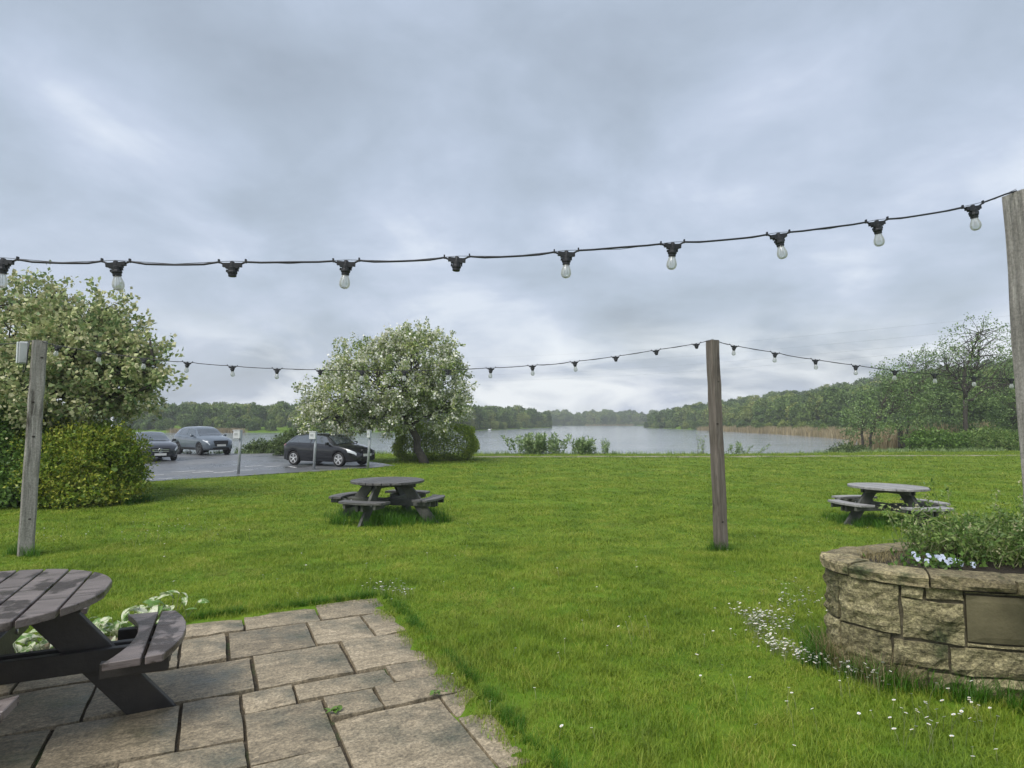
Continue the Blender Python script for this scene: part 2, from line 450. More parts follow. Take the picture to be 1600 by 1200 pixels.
def glass_mat():
    m = bpy.data.materials.new('clear_bulb_glass')
    m.use_nodes = True
    t = m.node_tree
    t.nodes.clear()
    o = N(t, 'ShaderNodeOutputMaterial')
    tr = N(t, 'ShaderNodeBsdfTransparent', inp={'Color': (0.93, 0.95, 0.95, 1)})
    gl = N(t, 'ShaderNodeBsdfGlossy', inp={'Roughness': 0.05, 'Color': (1, 1, 1, 1)})
    df = N(t, 'ShaderNodeBsdfDiffuse', inp={'Color': (0.85, 0.85, 0.82, 1)})
    tl = N(t, 'ShaderNodeBsdfTranslucent', inp={'Color': (0.88, 0.88, 0.85, 1)})
    lw = N(t, 'ShaderNodeLayerWeight', inp={'Blend': 0.35})
    a = N(t, 'ShaderNodeMixShader')
    t.links.new(lw.outputs['Fresnel'], a.inputs[0]); t.links.new(tr.outputs[0], a.inputs[1]); t.links.new(gl.outputs[0], a.inputs[2])
    c = N(t, 'ShaderNodeMixShader', inp={0: 0.5}); t.links.new(df.outputs[0], c.inputs[1]); t.links.new(tl.outputs[0], c.inputs[2])
    b = N(t, 'ShaderNodeMixShader', inp={0: 0.36})
    t.links.new(a.outputs[0], b.inputs[1]); t.links.new(c.outputs[0], b.inputs[2]); t.links.new(b.outputs[0], o.inputs[0])
    return m


M_bulb = glass_mat()


def water_mat():
    m = bpy.data.materials.new('lake_water')
    m.use_nodes = True
    t = m.node_tree
    k = t.links.new
    p = t.nodes['Principled BSDF']
    p.inputs['Base Color'].default_value = (0.235, 0.265, 0.28, 1)
    p.inputs['Roughness'].default_value = 0.10
    p.inputs['IOR'].default_value = 1.45
    g = N(t, 'ShaderNodeNewGeometry')
    mp = N(t, 'ShaderNodeMapping', inp={'Scale': (0.55, 1.0, 1.0), 'Rotation': (0, 0, R(12))})
    k(g.outputs['Position'], mp.inputs[0])
    a = N(t, 'ShaderNodeTexNoise', inp={'Scale': 0.9, 'Detail': 5.0, 'Roughness': 0.6, 'Distortion': 0.4}); k(mp.outputs[0], a.inputs['Vector'])
    b = N(t, 'ShaderNodeTexNoise', inp={'Scale': 0.16, 'Detail': 5.0, 'Roughness': 0.65}); k(mp.outputs[0], b.inputs['Vector'])
    st = N(t, 'ShaderNodeMapRange', inp={'From Min': 0.35, 'From Max': 0.65, 'To Min': 0.15, 'To Max': 1.5}); k(b.outputs[0], st.inputs[0])
    bp = N(t, 'ShaderNodeBump', inp={'Distance': 0.15}); k(a.outputs[0], bp.inputs['Height']); k(st.outputs[0], bp.inputs['Strength'])
    k(bp.outputs[0], p.inputs['Normal'])
    return m


M_water = water_mat()

# ------------------------------------------------------------------ the lie of the land
PA = R(26)                                   # the paving is laid at 26 degrees to the view
PU = np.array([math.cos(PA), math.sin(PA)])
PV = np.array([math.sin(PA), -math.cos(PA)])
PO = np.array([-1.305, 6.055])               # far right corner of the paving
WATER = -0.90
LAKE = np.array([(-170, 41), (-60, 40.6), (-20, 40.5), (0, 39.6), (14, 39.6), (22, 41.4), (28, 47), (37, 55), (45, 70), (50, 88), (55, 104), (60, 147), (64, 210), (65, 305), (74, 345),
                 (112, 420), (120, 500), (60, 503), (14, 500), (17, 420), (21, 311), (4, 250), (-12, 192), (-30, 166), (-54, 158), (-98, 157), (-170, 150)], float)


def sstep(a, b, x):
    t = np.clip((x - a) / (b - a), 0, 1)
    return t * t * (3 - 2 * t)


def poly_sd(x, y, P):
    """signed distance to polygon, negative inside"""
    x = np.asarray(x, float); y = np.asarray(y, float)
    d = np.full(x.shape, 1e9)
    ins = np.zeros(x.shape, bool)
    n = len(P)
    for i in range(n):
        ax, ay = P[i]
        bx, by = P[(i + 1) % n]
        ex, ey = bx - ax, by - ay
        t = np.clip(((x - ax) * ex + (y - ay) * ey) / (ex * ex + ey * ey), 0, 1)
        d = np.minimum(d, np.hypot(x - ax - t * ex, y - ay - t * ey))
        c = (ay > y) != (by > y)
        xi = ax + (y - ay) * ex / (ey if ey != 0 else 1e-9)
        ins ^= c & (x < xi)
    return np.where(ins, -d, d)


def to_patio(x, y):
    x = np.asarray(x, float) - PO[0]
    y = np.asarray(y, float) - PO[1]
    return x * PU[0] + y * PU[1], x * PV[0] + y * PV[1]


def ground(x, y):
    x = np.asarray(x, float); y = np.asarray(y, float)
    A = -sstep(5.5, 12, y) * (0.18 + 0.013 * np.clip(x, -8, 12))
    t = sstep(12, 24, y)
    z = A * (1 - t) - 0.25 * t
    z = z + 0.012 * np.sin(x * 1.7 + y * 0.6) * np.sin(y * 1.1 - x * 0.4) * sstep(6, 9, y)
    d = poly_sd(x, y, LAKE)
    near = y < 47
    # low bank on the near side, rising woodland on the others
    bank = np.where(d > 0, -0.95 + 0.70 * sstep(0.0, 1.6, d), -0.95 - 1.6 * sstep(0, 6, -d))
    z = np.where(near & (d > 1.6), z, np.where(near, bank, z))
    hill = -0.75 + 0.9 * sstep(0, 10, d) + (0.02 + 0.125 * sstep(45, 75, x) * (1 - sstep(380, 490, y))) * np.clip(d - 6, 0, 140) + 0.01 * np.clip(d, 0, 600)
    z = np.where(~near, np.where(d > 0, hill, bank), z)
    # blend across y = 47 on dry land
    u, v = to_patio(x, y)
    inp = (u < -0.12) & (v > 0.12) & (v < 9) & (u > -7)
    z = np.where(inp, -0.07, z)
    return z


def gz(x, y):
    return float(ground(np.array([x]), np.array([y]))[0])


def ray(px, py):
    a = (px - 800) / F
    b = (600 - py) / F
    return np.array([a, math.cos(PITCH) - b * math.sin(PITCH), math.sin(PITCH) + b * math.cos(PITCH)])


def at_y(px, py, Y):
    d = ray(px, py)
    t = Y / d[1]
    return Vector((d[0] * t, Y, EYE + d[2] * t))


def gp(px, py):
    """where the sight line through a pixel meets the ground"""
    z = 0.0
    d = ray(px, py)
    for _ in range(12):
        t = (z - EYE) / d[2]
        z = 0.5 * z + 0.5 * gz(d[0] * t, d[1] * t)
    t = (z - EYE) / d[2]
    return Vector((d[0] * t, d[1] * t, gz(d[0] * t, d[1] * t)))


def axis_vals(lo, hi, seg):
    out = []
    for a, b, s in seg:
        out += list(np.arange(a, b, s))
    return np.array(out + [hi])


xs = axis_vals(0, 3000, [(-3000, -500, 250), (-500, -180, 20), (-180, -40, 4), (-40, -10, 0.8), (-10, 10, 0.25), (10, 40, 0.8), (40, 180, 4), (180, 500, 20), (500, 3000, 250)])
ys = axis_vals(0, 3000, [(-30, -2, 2), (-2, 14, 0.25), (14, 40, 0.6), (40, 46, 0.25), (46, 70, 1.5), (70, 220, 4), (220, 560, 8), (560, 1000, 40), (1000, 3000, 250)])
GX, GY = np.meshgrid(xs, ys)
GZ = ground(GX, GY)
nx, ny = len(xs), len(ys)
idx = np.arange(nx * ny).reshape(ny, nx)
FQ = np.stack([idx[:-1, :-1], idx[:-1, 1:], idx[1:, 1:], idx[1:, :-1]], -1).reshape(-1, 4)
struct(np_mesh('ground', np.stack([GX, GY, GZ], -1).reshape(-1, 3), FQ, M_ground, smooth=True))

b = MB()
b.add([(-400, 38.5, WATER), (400, 38.5, WATER), (400, 700, WATER), (-400, 700, WATER)], [(0, 1, 2, 3)])
struct(b.build('lake', M_water))


def draped(name, P, step, mat_, dz):
    """a thin sheet laid over the ground inside polygon P"""
    P = np.array(P, float)
    bm = bmesh.new()
    vs = [bm.verts.new((p[0], p[1], 0)) for p in P]
    bm.faces.new(vs)
    for ax in (0, 1):
        lo, hi = P[:, ax].min(), P[:, ax].max()
        for c in np.arange(lo + step, hi, step):
            co = [0, 0, 0]; no = [0, 0, 0]
            co[ax] = c; no[ax] = 1
            bmesh.ops.bisect_plane(bm, geom=bm.verts[:] + bm.edges[:] + bm.faces[:], plane_co=co, plane_no=no)
    for v in bm.verts:
        v.co.z = gz(v.co.x, v.co.y) + dz
    bmesh.ops.recalc_face_normals(bm, faces=bm.faces)
    for f in bm.faces:
        if f.normal.z < 0:
            f.normal_flip()
    me = bpy.data.meshes.new(name)
    bm.to_mesh(me); bm.free()
    me.materials.append(mat_)
    o = bpy.data.objects.new(name, me)
    COL.objects.link(o)
    return o


LOT = [(-34, 5), (-15.6, 15.2), (-11.9, 19.6), (-8.6, 23.6), (-6.0, 26.4), (-5.2, 27.6), (-6.3, 29.5), (-8.8, 33), (-10.2, 37.6), (-16, 39.2), (-34, 39.5)]
car_park = struct(draped('car_park', LOT, 1.2, M_asph, 0.022))
TRK = [(-2.5, 34.2), (4, 34.5), (12, 34.3), (22, 35.4), (34, 36.0), (34, 37.0), (22, 36.5), (12, 35.6), (4, 35.8), (-2.5, 35.4)]
struct(draped('path', TRK, 1.0, M_gravel, 0.015))

# painted bay marks on the asphalt
for k, (px, py, ln, an) in enumerate([(230, 744, 1.1, 10), (247, 750, 0.9, 50), (287, 738, 0.9, 52), (317, 739, 0.8, 52), (350, 739, 0.8, 52), (396, 729.5, 0.8, 52), (426, 730, 0.8, 52), (457, 731, 0.8, 130), (380, 736, 0.7, 20)]):
    p = gp(px, py)
    mk = MB()
    nseg = 3
    dv = Vector((math.cos(R(an)), math.sin(R(an)), 0)); sv = Vector((-dv.y, dv.x, 0)) * 0.055
    vs = []
    for i in range(nseg + 1):
        c = p + dv * ln * (i / nseg - 0.5)
        for s in (-1, 1):
            q = c + sv * s
            vs.append((q.x, q.y, gz(q.x, q.y) + 0.034))
    mk.add(vs, [(2 * i, 2 * i + 2, 2 * i + 3, 2 * i + 1) for i in range(nseg)])
    mk.build('bay_marking', M_paint, car_park)

# ------------------------------------------------------------------ paving
patio = MB()
pc = [PO + PU * u + PV * v for u, v in ((-6.9, 0.06), (-0.04, 0.03), (0.0, 2.0), (0.02, 8.9), (-6.9, 8.9))]
patio.prism([tuple(p) for p in pc], -0.12, -0.032)
patio = struct(patio.build('patio', M_joint))
SL = [(-1.67, -1.20, 0.03, 0.41), (-1.18, -0.59, 0.02, 0.41), (-0.57, 0.0, -0.03, 0.40), (-2.28, -1.69, 0.04, 0.41), (-2.60, -2.30, 0.04, 0.41), (-3.2, -2.62, 0.04, 0.41), (-3.8, -3.22, 0.04, 0.41), (-4.4, -3.82, 0.04, 0.41),
      (-1.64, -1.34, 0.43, 1.02), (-1.31, -0.72, 0.43, 1.02), (-0.70, -0.26, 0.43, 1.01), (-0.24, 0.0, 0.42, 1.0), (-1.96, -1.66, 0.43, 1.03), (-2.57, -1.98, 0.43, 1.03), (-3.02, -2.59, 0.43, 1.03), (-3.63, -3.04, 0.43, 1.03), (-4.24, -3.65, 0.43, 1.03),
      (-2.10, -1.19, 1.05, 1.655), (-1.16, -0.56, 1.05, 1.65), (-0.53, -0.01, 1.03, 1.63), (-2.72, -2.12, 1.05, 1.66), (-3.33, -2.74, 1.05, 1.66), (-4.24, -3.35, 1.05, 1.66),
      (-1.59, -1.28, 1.68, 2.275), (-1.26, -0.97, 1.68, 1.96), (-0.95, -0.36, 1.68, 1.945), (-0.34, 0.0, 1.655, 1.925), (-0.49, 0.05, 1.955, 2.24), (-1.26, -0.83, 1.985, 2.585), (-0.81, -0.51, 1.965, 2.265),
      (-0.80, -0.17, 2.29, 3.18), (-0.15, 0.05, 2.265, 2.55), (-0.15, 0.04, 2.575, 3.17), (-1.85, -1.28, 2.30, 2.595), (-2.22, -1.61, 1.685, 2.275), (-2.83, -2.245, 1.685, 2.275), (-3.43, -2.85, 1.685, 2.275), (-4.03, -3.45, 1.685, 2.275),
      (-2.46, -1.87, 2.30, 2.90), (-3.07, -2.485, 2.30, 2.90), (-3.68, -3.09, 2.30, 2.90), (-1.26, -0.825, 2.61, 3.19), (-1.85, -1.285, 2.62, 3.20), (-2.46, -1.87, 2.925, 3.20), (-3.07, -2.485, 2.925, 3.20), (-3.68, -3.09, 2.925, 3.2)]
v0 = 3.22
while v0 < 8.6:                                # the paving goes on towards the pub behind the camera
    hgt = random.choice([0.59, 0.59, 0.44, 0.29])
    u1 = 0.03
    while u1 > -4.3:
        wd = random.choice([0.59, 0.89, 0.59, 0.44, 0.29])
        SL.append((u1 - wd, u1, v0, v0 + hgt))
        u1 -= wd + 0.022
    v0 += hgt + 0.022
for k, (u0, u1, va, vb) in enumerate(SL):
    n = 5
    cu, cv = (u0 + u1) / 2, (va + vb) / 2
    hu, hv = (u1 - u0) / 2, (vb - va) / 2
    vs, fs = [], []
    tz = random.uniform(-0.004, 0.004)
    tx, ty = random.uniform(-0.006, 0.006), random.uniform(-0.006, 0.006)
    so = Vector((random.uniform(0, 99), random.uniform(0, 99), 0))
    for j in range(n + 1):
        for i in range(n + 1):
            a = -1 + 2 * i / n
            c = -1 + 2 * j / n
            edge = i in (0, n) or j in (0, n)
            z = tz + tx * a + ty * c + 0.010 * noise.noise(Vector((a * hu * 5, c * hv * 5, 0)) + so) - (0.006 if edge else 0)
            jx = 0.008 * noise.noise(Vector((a * 3, c * 3, 5)) + so) if edge else 0
            vs.append((a * hu + jx, -c * hv + jx, z))
    for j in range(n):
        for i in range(n):
            q = j * (n + 1) + i
            fs.append((q, q + n + 1, q + n + 2, q + 1))
    rim = [i for i in range(n + 1)] + [j * (n + 1) + n for j in range(1, n + 1)] + [n * (n + 1) + i for i in range(n - 1, -1, -1)] + [j * (n + 1) for j in range(n - 1, 0, -1)]
    base = len(vs)
    for i in rim:
        vs.append((vs[i][0] * 1.004, vs[i][1] * 1.004, -0.045))
    m_ = len(rim)
    for i in range(m_):
        fs.append((rim[i], rim[(i + 1) % m_], base + (i + 1) % m_, base + i))
    mb = MB().add(vs, fs)
    o = mb.build('paving_slab', M_flag, patio, smooth=False)
    c = PO + PU * cu + PV * cv
    o.location = (c[0], c[1], 0)
    o.rotation_euler = (0, 0, PA)


# ------------------------------------------------------------------ instancing of uncountable growth (geometry nodes)
def scatter(name, pts, rot, scl, which, sources, mat_):
    me = bpy.data.meshes.new(name)
    n = len(pts)
    me.vertices.add(n)
    me.vertices.foreach_set('co', np.asarray(pts, np.float32).ravel())
    for nm, arr in (('rot', rot), ('scl', scl)):
        at = me.attributes.new(nm, 'FLOAT_VECTOR', 'POINT')
        at.data.foreach_set('vector', np.asarray(arr, np.float32).ravel())
    at = me.attributes.new('which', 'INT', 'POINT')
    at.data.foreach_set('value', np.asarray(which, np.int32))
    me.materials.append(mat_)
    o = bpy.data.objects.new(name, me)
    COL.objects.link(o)
    src = bpy.data.collections.new(name + '_sources')
    for s in sources:
        src.objects.link(s)
    g = bpy.data.node_groups.new(name + '_scatter', 'GeometryNodeTree')
    g.interface.new_socket('Geometry', in_out='INPUT', socket_type='NodeSocketGeometry')
    g.interface.new_socket('Geometry', in_out='OUTPUT', socket_type='NodeSocketGeometry')
    gi = g.nodes.new('NodeGroupInput'); go = g.nodes.new('NodeGroupOutput')
    ci = g.nodes.new('GeometryNodeCollectionInfo')
    ci.inputs['Collection'].default_value = src
    ci.inputs['Separate Children'].default_value = True
    ci.inputs['Reset Children'].default_value = True
    ip = g.nodes.new('GeometryNodeInstanceOnPoints')
    ip.inputs['Pick Instance'].default_value = True

    def attr(nm, t):
        a = g.nodes.new('GeometryNodeInputNamedAttribute')
        a.data_type = t
        a.inputs['Name'].default_value = nm
        return [s for s in a.outputs if s.enabled and s.name == 'Attribute'][0]
    er = g.nodes.new('FunctionNodeEulerToRotation')
    g.links.new(attr('rot', 'FLOAT_VECTOR'), er.inputs[0])
    g.links.new(gi.outputs[0], ip.inputs['Points'])
    g.links.new(ci.outputs[0], ip.inputs['Instance'])
    g.links.new(attr('which', 'INT'), ip.inputs['Instance Index'])
    g.links.new(er.outputs[0], ip.inputs['Rotation'])
    g.links.new(attr('scl', 'FLOAT_VECTOR'), ip.inputs['Scale'])
    g.links.new(ip.outputs[0], go.inputs[0])
    md = o.modifiers.new('scatter', 'NODES')
    md.node_group = g
    return o


def blades(n, spread, hlo, hhi, wd, lean, rg, seg=2):
    """a tuft of bent grass blades: returns V, quads"""
    a = rg.uniform(0, 2 * PI, n)
    r = spread * np.sqrt(rg.uniform(0, 1, n))
    bx, by = r * np.cos(a), r * np.sin(a)
    h = rg.uniform(hlo, hhi, n)
    la = rg.uniform(0, 2 * PI, n)
    lm = h * rg.uniform(0.15, lean, n)
    wx, wy = -np.sin(la) * wd / 2, np.cos(la) * wd / 2
    V, Q = [], []
    rows = seg + 1
    for i in range(rows):
        t = i / seg
        cx = bx + np.cos(la) * lm * t * t
        cy = by + np.sin(la) * lm * t * t
        cz = h * t * (1 - 0.18 * t * lean) - 0.01 * (i == 0)
        wf = (1 - t) * 0.85 + 0.15
        V.append(np.stack([cx - wx * wf, cy - wy * wf, cz], -1))
        V.append(np.stack([cx + wx * wf, cy + wy * wf, cz], -1))
    V = np.stack(V, 1)                          # n, 2*rows, 3
    base = (np.arange(n) * 2 * rows)[:, None]
    q = []
    for i in range(seg):
        q.append(base + np.array([[2 * i, 2 * i + 1, 2 * i + 3, 2 * i + 2]]))
    return V.reshape(-1, 3), np.stack(q, 1).reshape(-1, 4)


PLC, PLR = (3.58, 4.45), (1.30, 0.64)           # oval planter: centre and half axes


def lawn_ok(x, y):
    u, v = to_patio(x, y)
    okp = ~((u < -0.05 + 0.02 * np.sin(v * 9) + 0.02 * np.sin(v * 23)) & (v > -0.01) & (v < 9) & (u > -4.5))
    e = ((x - PLC[0]) / (PLR[0] - 0.02)) ** 2 + ((y - PLC[1]) / (PLR[1] - 0.02)) ** 2
    lot = poly_sd(x, y, np.array(LOT)) > 0.05
    trk = (poly_sd(x, y, np.array(TRK)) > 0.0) | (np.sin(x * 3.1) * np.sin(y * 4.3 + x) > 0.30)
    return okp & (e > 1) & lot & trk & (poly_sd(x, y, LAKE) > 0.7)


tufts = []
rg = np.random.default_rng(3)
for k in range(6):
    V, Q = blades(34, 0.085, 0.025, 0.062, 0.0042, 1.1, rg)
    tufts.append(np_mesh('grass_tuft', V, Q, M_grass, link=False))
P, SC = [], []
for (y0, y1, dens, s, sz) in ((2.6, 6.0, 330, 0.95, 0.95), (6.0, 9.0, 210, 1.1, 0.95), (9.0, 14.0, 80, 1.8, 1.0), (14.0, 22.0, 30, 2.8, 1.1), (22.0, 42.0, 11, 4.5, 1.3)):
    w1 = 0.92 * y1 + 1.2
    n = int(dens * 2 * w1 * (y1 - y0))
    x = rng.uniform(-w1, w1, n); y = rng.uniform(y0, y1, n)
    k = lawn_ok(x, y) & (np.abs(x) < 0.92 * y + 1.2)
    x, y = x[k], y[k]
    P.append(np.stack([x, y, ground(x, y)], -1))
    # grass grows in taller and shorter patches
    pt = 0.62 + 0.75 * (0.5 + 0.25 * np.sin(x * 2.3 + 1.1 * np.sin(y * 1.7)) + 0.25 * np.sin(y * 2.9 - x * 1.1))
    f = rng.uniform(0.75, 1.25, len(x))
    SC.append(np.stack([s * f, s * f, 0.82 * sz * f * pt], -1))
P = np.concatenate(P); SC = np.concatenate(SC)
n = len(P)
RT = np.stack([rng.uniform(-.12, .12, n), rng.uniform(-.12, .12, n), rng.uniform(0, 6.28, n)], -1)
stuff(scatter('lawn_grass', P, RT, SC, rng.integers(0, 6, n), tufts, M_grass), 'short green lawn grass covering the ground down to the lake', 'grass')

# longer unmown grass at the foot of things
ltuft = []
for k in range(4):
    V, Q = blades(30, 0.08, 0.08, 0.22, 0.006, 0.9, rg)
    ltuft.append(np_mesh('long_tuft', V, Q, M_longgrass, link=False))
LP = []


def ring_pts(cx, cy, rx, ry, n, jit, a0=0, a1=2 * PI):
    a = rng.uniform(a0, a1, n)
    return [(cx + rx * math.cos(t) + rng.normal(0, jit), cy + ry * math.sin(t) + rng.normal(0, jit)) for t in a]


LP += ring_pts(PLC[0], PLC[1], PLR[0] + 0.08, PLR[1] + 0.08, 260, 0.05)
TABLES = {'mid': (-2.38, 11.85), 'right': (7.30, 12.05)}
for c in TABLES.values():
    for t in rng.uniform(0, 2 * PI, 210):
        r = rng.uniform(0.15, 1.12)
        LP.append((c[0] + r * math.cos(t), c[1] + r * math.sin(t)))
PX = {'grey': gp(38, 868), 'brown': gp(1127, 861)}
for c in PX.values():
    LP += [(c.x + rng.normal(0, .09), c.y + rng.normal(0, .09)) for _ in range(24)]
# along the edge of the paving, and under the hedge on the left
for _ in range(150):
    v = rng.uniform(0, 4.2)
    q = PO + PU * rng.uniform(0.06, 0.14) + PV * v
    LP.append(tuple(q))
for _ in range(130):
    u = rng.uniform(-1.75, 0.0)
    q = PO + PU * u + PV * rng.uniform(-0.12, -0.05)
    LP.append(tuple(q))
for _ in range(500):
    x = rng.uniform(-15, -8.2); y = 13.9 + (x + 8.2) * 0.22 + rng.normal(0, 0.35)
    LP.append((x, y))
for px, py in ((373, 741), (576, 728), (490, 734)):
    c = gp(px, py)
    LP += [(c.x + rng.normal(0, .22), c.y + rng.normal(0, .16)) for _ in range(40)]
LP = np.array(LP)
LP = LP[lawn_ok(LP[:, 0], LP[:, 1])]
n = len(LP)
f = rng.uniform(0.5, 1.2, n)
f = np.where(np.hypot(LP[:, 0] - TABLES['mid'][0], LP[:, 1] - TABLES['mid'][1]) < 1.2, f * 1.35, f)
f = np.where((np.hypot(LP[:, 0] + 1, LP[:, 1] - 4) < 3.2) & (LP[:, 0] < 1.9), f * 0.45, f)
stuff(scatter('long_grass', np.stack([LP[:, 0], LP[:, 1], ground(LP[:, 0], LP[:, 1])], -1), np.stack([np.zeros(n), np.zeros(n), rng.uniform(0, 6.28, n)], -1),
              np.stack([f, f, f], -1), rng.integers(0, 4, n), ltuft, M_longgrass), 'longer dark green grass left unmown around posts, tables and planter', 'grass')
# straw coloured dead grass against the planter
V, Q = [], []
nb = 0
for (x, y) in ring_pts(PLC[0], PLC[1], PLR[0] + 0.05, PLR[1] + 0.05, 26, 0.03, PI * 0.95, PI * 1.22):
    v, q = blades(22, 0.07, 0.10, 0.30, 0.005, 0.8, rg)
    v = v + np.array([x, y, 0])
    V.append(v); Q.append(q + nb); nb += len(v)
stuff(np_mesh('dry_grass', np.concatenate(V), np.concatenate(Q), M_drygrass), 'dead straw coloured grass against the end of the stone planter', 'dry grass')


# ------------------------------------------------------------------ daisies and seed stalks in the lawn
def flowers(name, pts, hts, rad, label, cat, petal=M_petal):
    """tiny flowers on stems: head = 8 sided shallow cone with an eye"""
    mbs, mbh, mbe = MB(), MB(), MB()
    for (x, y), h in zip(pts, hts):
        z = gz(x, y)
        lx, ly = random.uniform(-.3, .3) * h, random.uniform(-.3, .3) * h
        r = rad * random.uniform(0.75, 1.2)
        mbs.tube([(x, y, z), (x + lx * .4, y + ly * .4, z + h * .6), (x + lx, y + ly, z + h)], 0.0012, 3, False)
        c = Vector((x + lx, y + ly, z + h))
        tx, ty = random.uniform(-.5, .5), random.uniform(-.7, .2)
        vs = [c]
        for k in range(9):
            a = 2 * PI * k / 9
            rr = r * random.uniform(.85, 1.1)
            vs.append(c + Vector((rr * math.cos(a), rr * math.sin(a), 0.35 * rr + tx * rr * math.cos(a) + ty * rr * math.sin(a))))
        mbh.add(vs, [(0, 1 + k, 1 + (k + 1) % 9) for k in range(9)])
        vs = [c + Vector((0, 0, .35 * r))]
        for k in range(5):
            a = 2 * PI * k / 5
            vs.append(c + Vector((.35 * r * math.cos(a), .35 * r * math.sin(a), 0.22 * r + .35 * r * (tx * math.cos(a) + ty * math.sin(a)))))
        mbe.add(vs, [(0, 1 + k, 1 + (k + 1) % 5) for k in range(5)])
    e = empty(name)
    stuff(e, label, cat)
    for nm, m_, mm in (('stem', mbs, M_stalk), ('petals', mbh, petal), ('eye', mbe, M_yellow)):
        stuff(m_.build(nm, mm, e, fix=False))
    return e


D = []


def px_cloud(n, cx, cy, sx, sy, ang=0):
    for _ in range(n):
        a, c = random.gauss(0, 1), random.gauss(0, 1)
        qx, qy = a * sx, c * sy
        x = cx + qx * math.cos(ang) - qy * math.sin(ang)
        y = cy + qx * math.sin(ang) + qy * math.cos(ang)
        p = gp(x, y)
        if lawn_ok(np.array([p.x]), np.array([p.y]))[0]:
            D.append((p.x, p.y))


px_cloud(120, 1195, 975, 28, 6, 0.25)
px_cloud(80, 1185, 990, 16, 9, 0.6)
px_cloud(70, 1215, 1020, 22, 6, 0.3)
px_cloud(100, 1265, 1038, 40, 5, 0.32)
px_cloud(70, 1245, 950, 26, 14, 0)
px_cloud(30, 1350, 1062, 26, 6, 0.15)
px_cloud(30, 1480, 1130, 70, 30, 0)
near_n = len(D)
px_cloud(60, 612, 929, 22, 4.5, 0.1)
px_cloud(12, 60, 845, 20, 6, 0)
for _ in range(70):
    p = gp(random.uniform(240, 1260), random.uniform(780, 1190))
    if lawn_ok(np.array([p.x]), np.array([p.y]))[0]:
        D.append((p.x, p.y))
for _ in range(60):
    p = gp(random.uniform(1200, 1590), random.uniform(745, 830))
    D.append((p.x, p.y))
flowers('daisies', D, [random.uniform(0.045, 0.09) for _ in D], 0.0105, 'tiny white daisies scattered in drifts through the lawn', 'daisies')
S = []
for (cx, cy, sx, sy, n) in ((225, 845, 40, 16, 26), (300, 835, 40, 14, 22), (130, 830, 40, 10, 10), (1000, 1005, 20, 8, 4), (1360, 1080, 22, 10, 16), (1440, 1150, 60, 25, 16), (1250, 1120, 80, 30, 6), (930, 980, 60, 20, 4), (640, 850, 100, 30, 8)):
    for _ in range(n):
        p = gp(random.gauss(cx, sx), random.gauss(cy, sy))
        if lawn_ok(np.array([p.x]), np.array([p.y]))[0]:
            S.append((p.x, p.y))
flowers('seed_stalks', S, [random.uniform(0.10, 0.19) for _ in S], 0.009, 'pale dandelion stalks standing above the lawn', 'stalks', M_petal)


# ------------------------------------------------------------------ leaves
def leaf_quads(pos, d, size, wid, rg, fold=0.18, rnd=0.5):
    """folded four cornered leaves at pos pointing along d"""
    n = len(pos)
    d = d + rg.normal(0, rnd, (n, 3))
    d /= np.linalg.norm(d, axis=1)[:, None] + 1e-9
    s = np.cross(d, rg.normal(0, 1, (n, 3)))
    s /= np.linalg.norm(s, axis=1)[:, None] + 1e-9
    nn = np.cross(s, d)
    L_ = (size * rg.uniform(0.65, 1.3, n))[:, None]
    W_ = L_ * wid / 2
    V = np.stack([pos, pos + d * L_ * .5 + s * W_ + nn * L_ * fold, pos + d * L_, pos + d * L_ * .5 - s * W_ + nn * L_ * fold], 1).reshape(-1, 3)
    Q = (np.arange(n) * 4)[:, None] + np.array([[0, 1, 2, 3]])
    return V, Q


def sample_shell(ells, n, rg, lo=0.6):
    """points in the outer part of a union of ellipsoids plus their outward directions"""
    C = np.array([e[0] for e in ells], float); RR = np.array([e[1] for e in ells], float)
    wgt = (RR[:, 0] * RR[:, 1] + RR[:, 1] * RR[:, 2] + RR[:, 0] * RR[:, 2])
    out_p, out_d = [], []
    got = 0
    while got < n:
        m = n * 2
        k = rg.choice(len(ells), m, p=wgt / wgt.sum())
        v = rg.normal(0, 1, (m, 3)); v /= np.linalg.norm(v, axis=1)[:, None]
        r = rg.uniform(lo ** 3, 1, m) ** (1 / 3)
        bump = 1 + 0.10 * np.sin(v[:, 0] * 7 + k) * np.sin(v[:, 1] * 6 + 2 * k) + 0.08 * np.sin(v[:, 2] * 9 + k * 3)
        p = C[k] + RR[k] * v * (r * bump)[:, None]
        dd = ((p[:, None, :] - C[None]) / RR[None])
        q = np.sqrt((dd ** 2).sum(-1))
        q[np.arange(m), k] = 9
        keep = q.min(1) > 0.62
        o_ = v / RR[k]; o_ /= np.linalg.norm(o_, axis=1)[:, None]
        out_p.append(p[keep]); out_d.append(o_[keep]); got += keep.sum()
    return np.concatenate(out_p)[:n], np.concatenate(out_d)[:n]


def sprigs(ells, nsp, nleaf, slen, lsize, lwid, rg, up=0.35, lo=0.6, rad=0.09, rnd=0.6):
    p, d = sample_shell(ells, nsp, rg, lo)
    d = d + np.array([0, 0, up]) + rg.normal(0, 0.45, d.shape)
    d /= np.linalg.norm(d, axis=1)[:, None]
    ln = slen * rg.uniform(0.4, 1.35, nsp)
    t = rg.uniform(-0.35, 1, (nsp, nleaf))
    pos = p[:, None] + d[:, None] * (t * ln[:, None])[..., None] + rg.normal(0, 1, (nsp, nleaf, 3)) * (rad * (1.15 - 0.8 * np.clip(t, 0, 1)))[..., None]
    dirs = np.repeat(d[:, None], nleaf, 1) * 0.7 + rg.normal(0, rnd, (nsp, nleaf, 3))
    V, Q = leaf_quads(pos.reshape(-1, 3), dirs.reshape(-1, 3), lsize, lwid, rg)
    return V, Q, p, d, ln


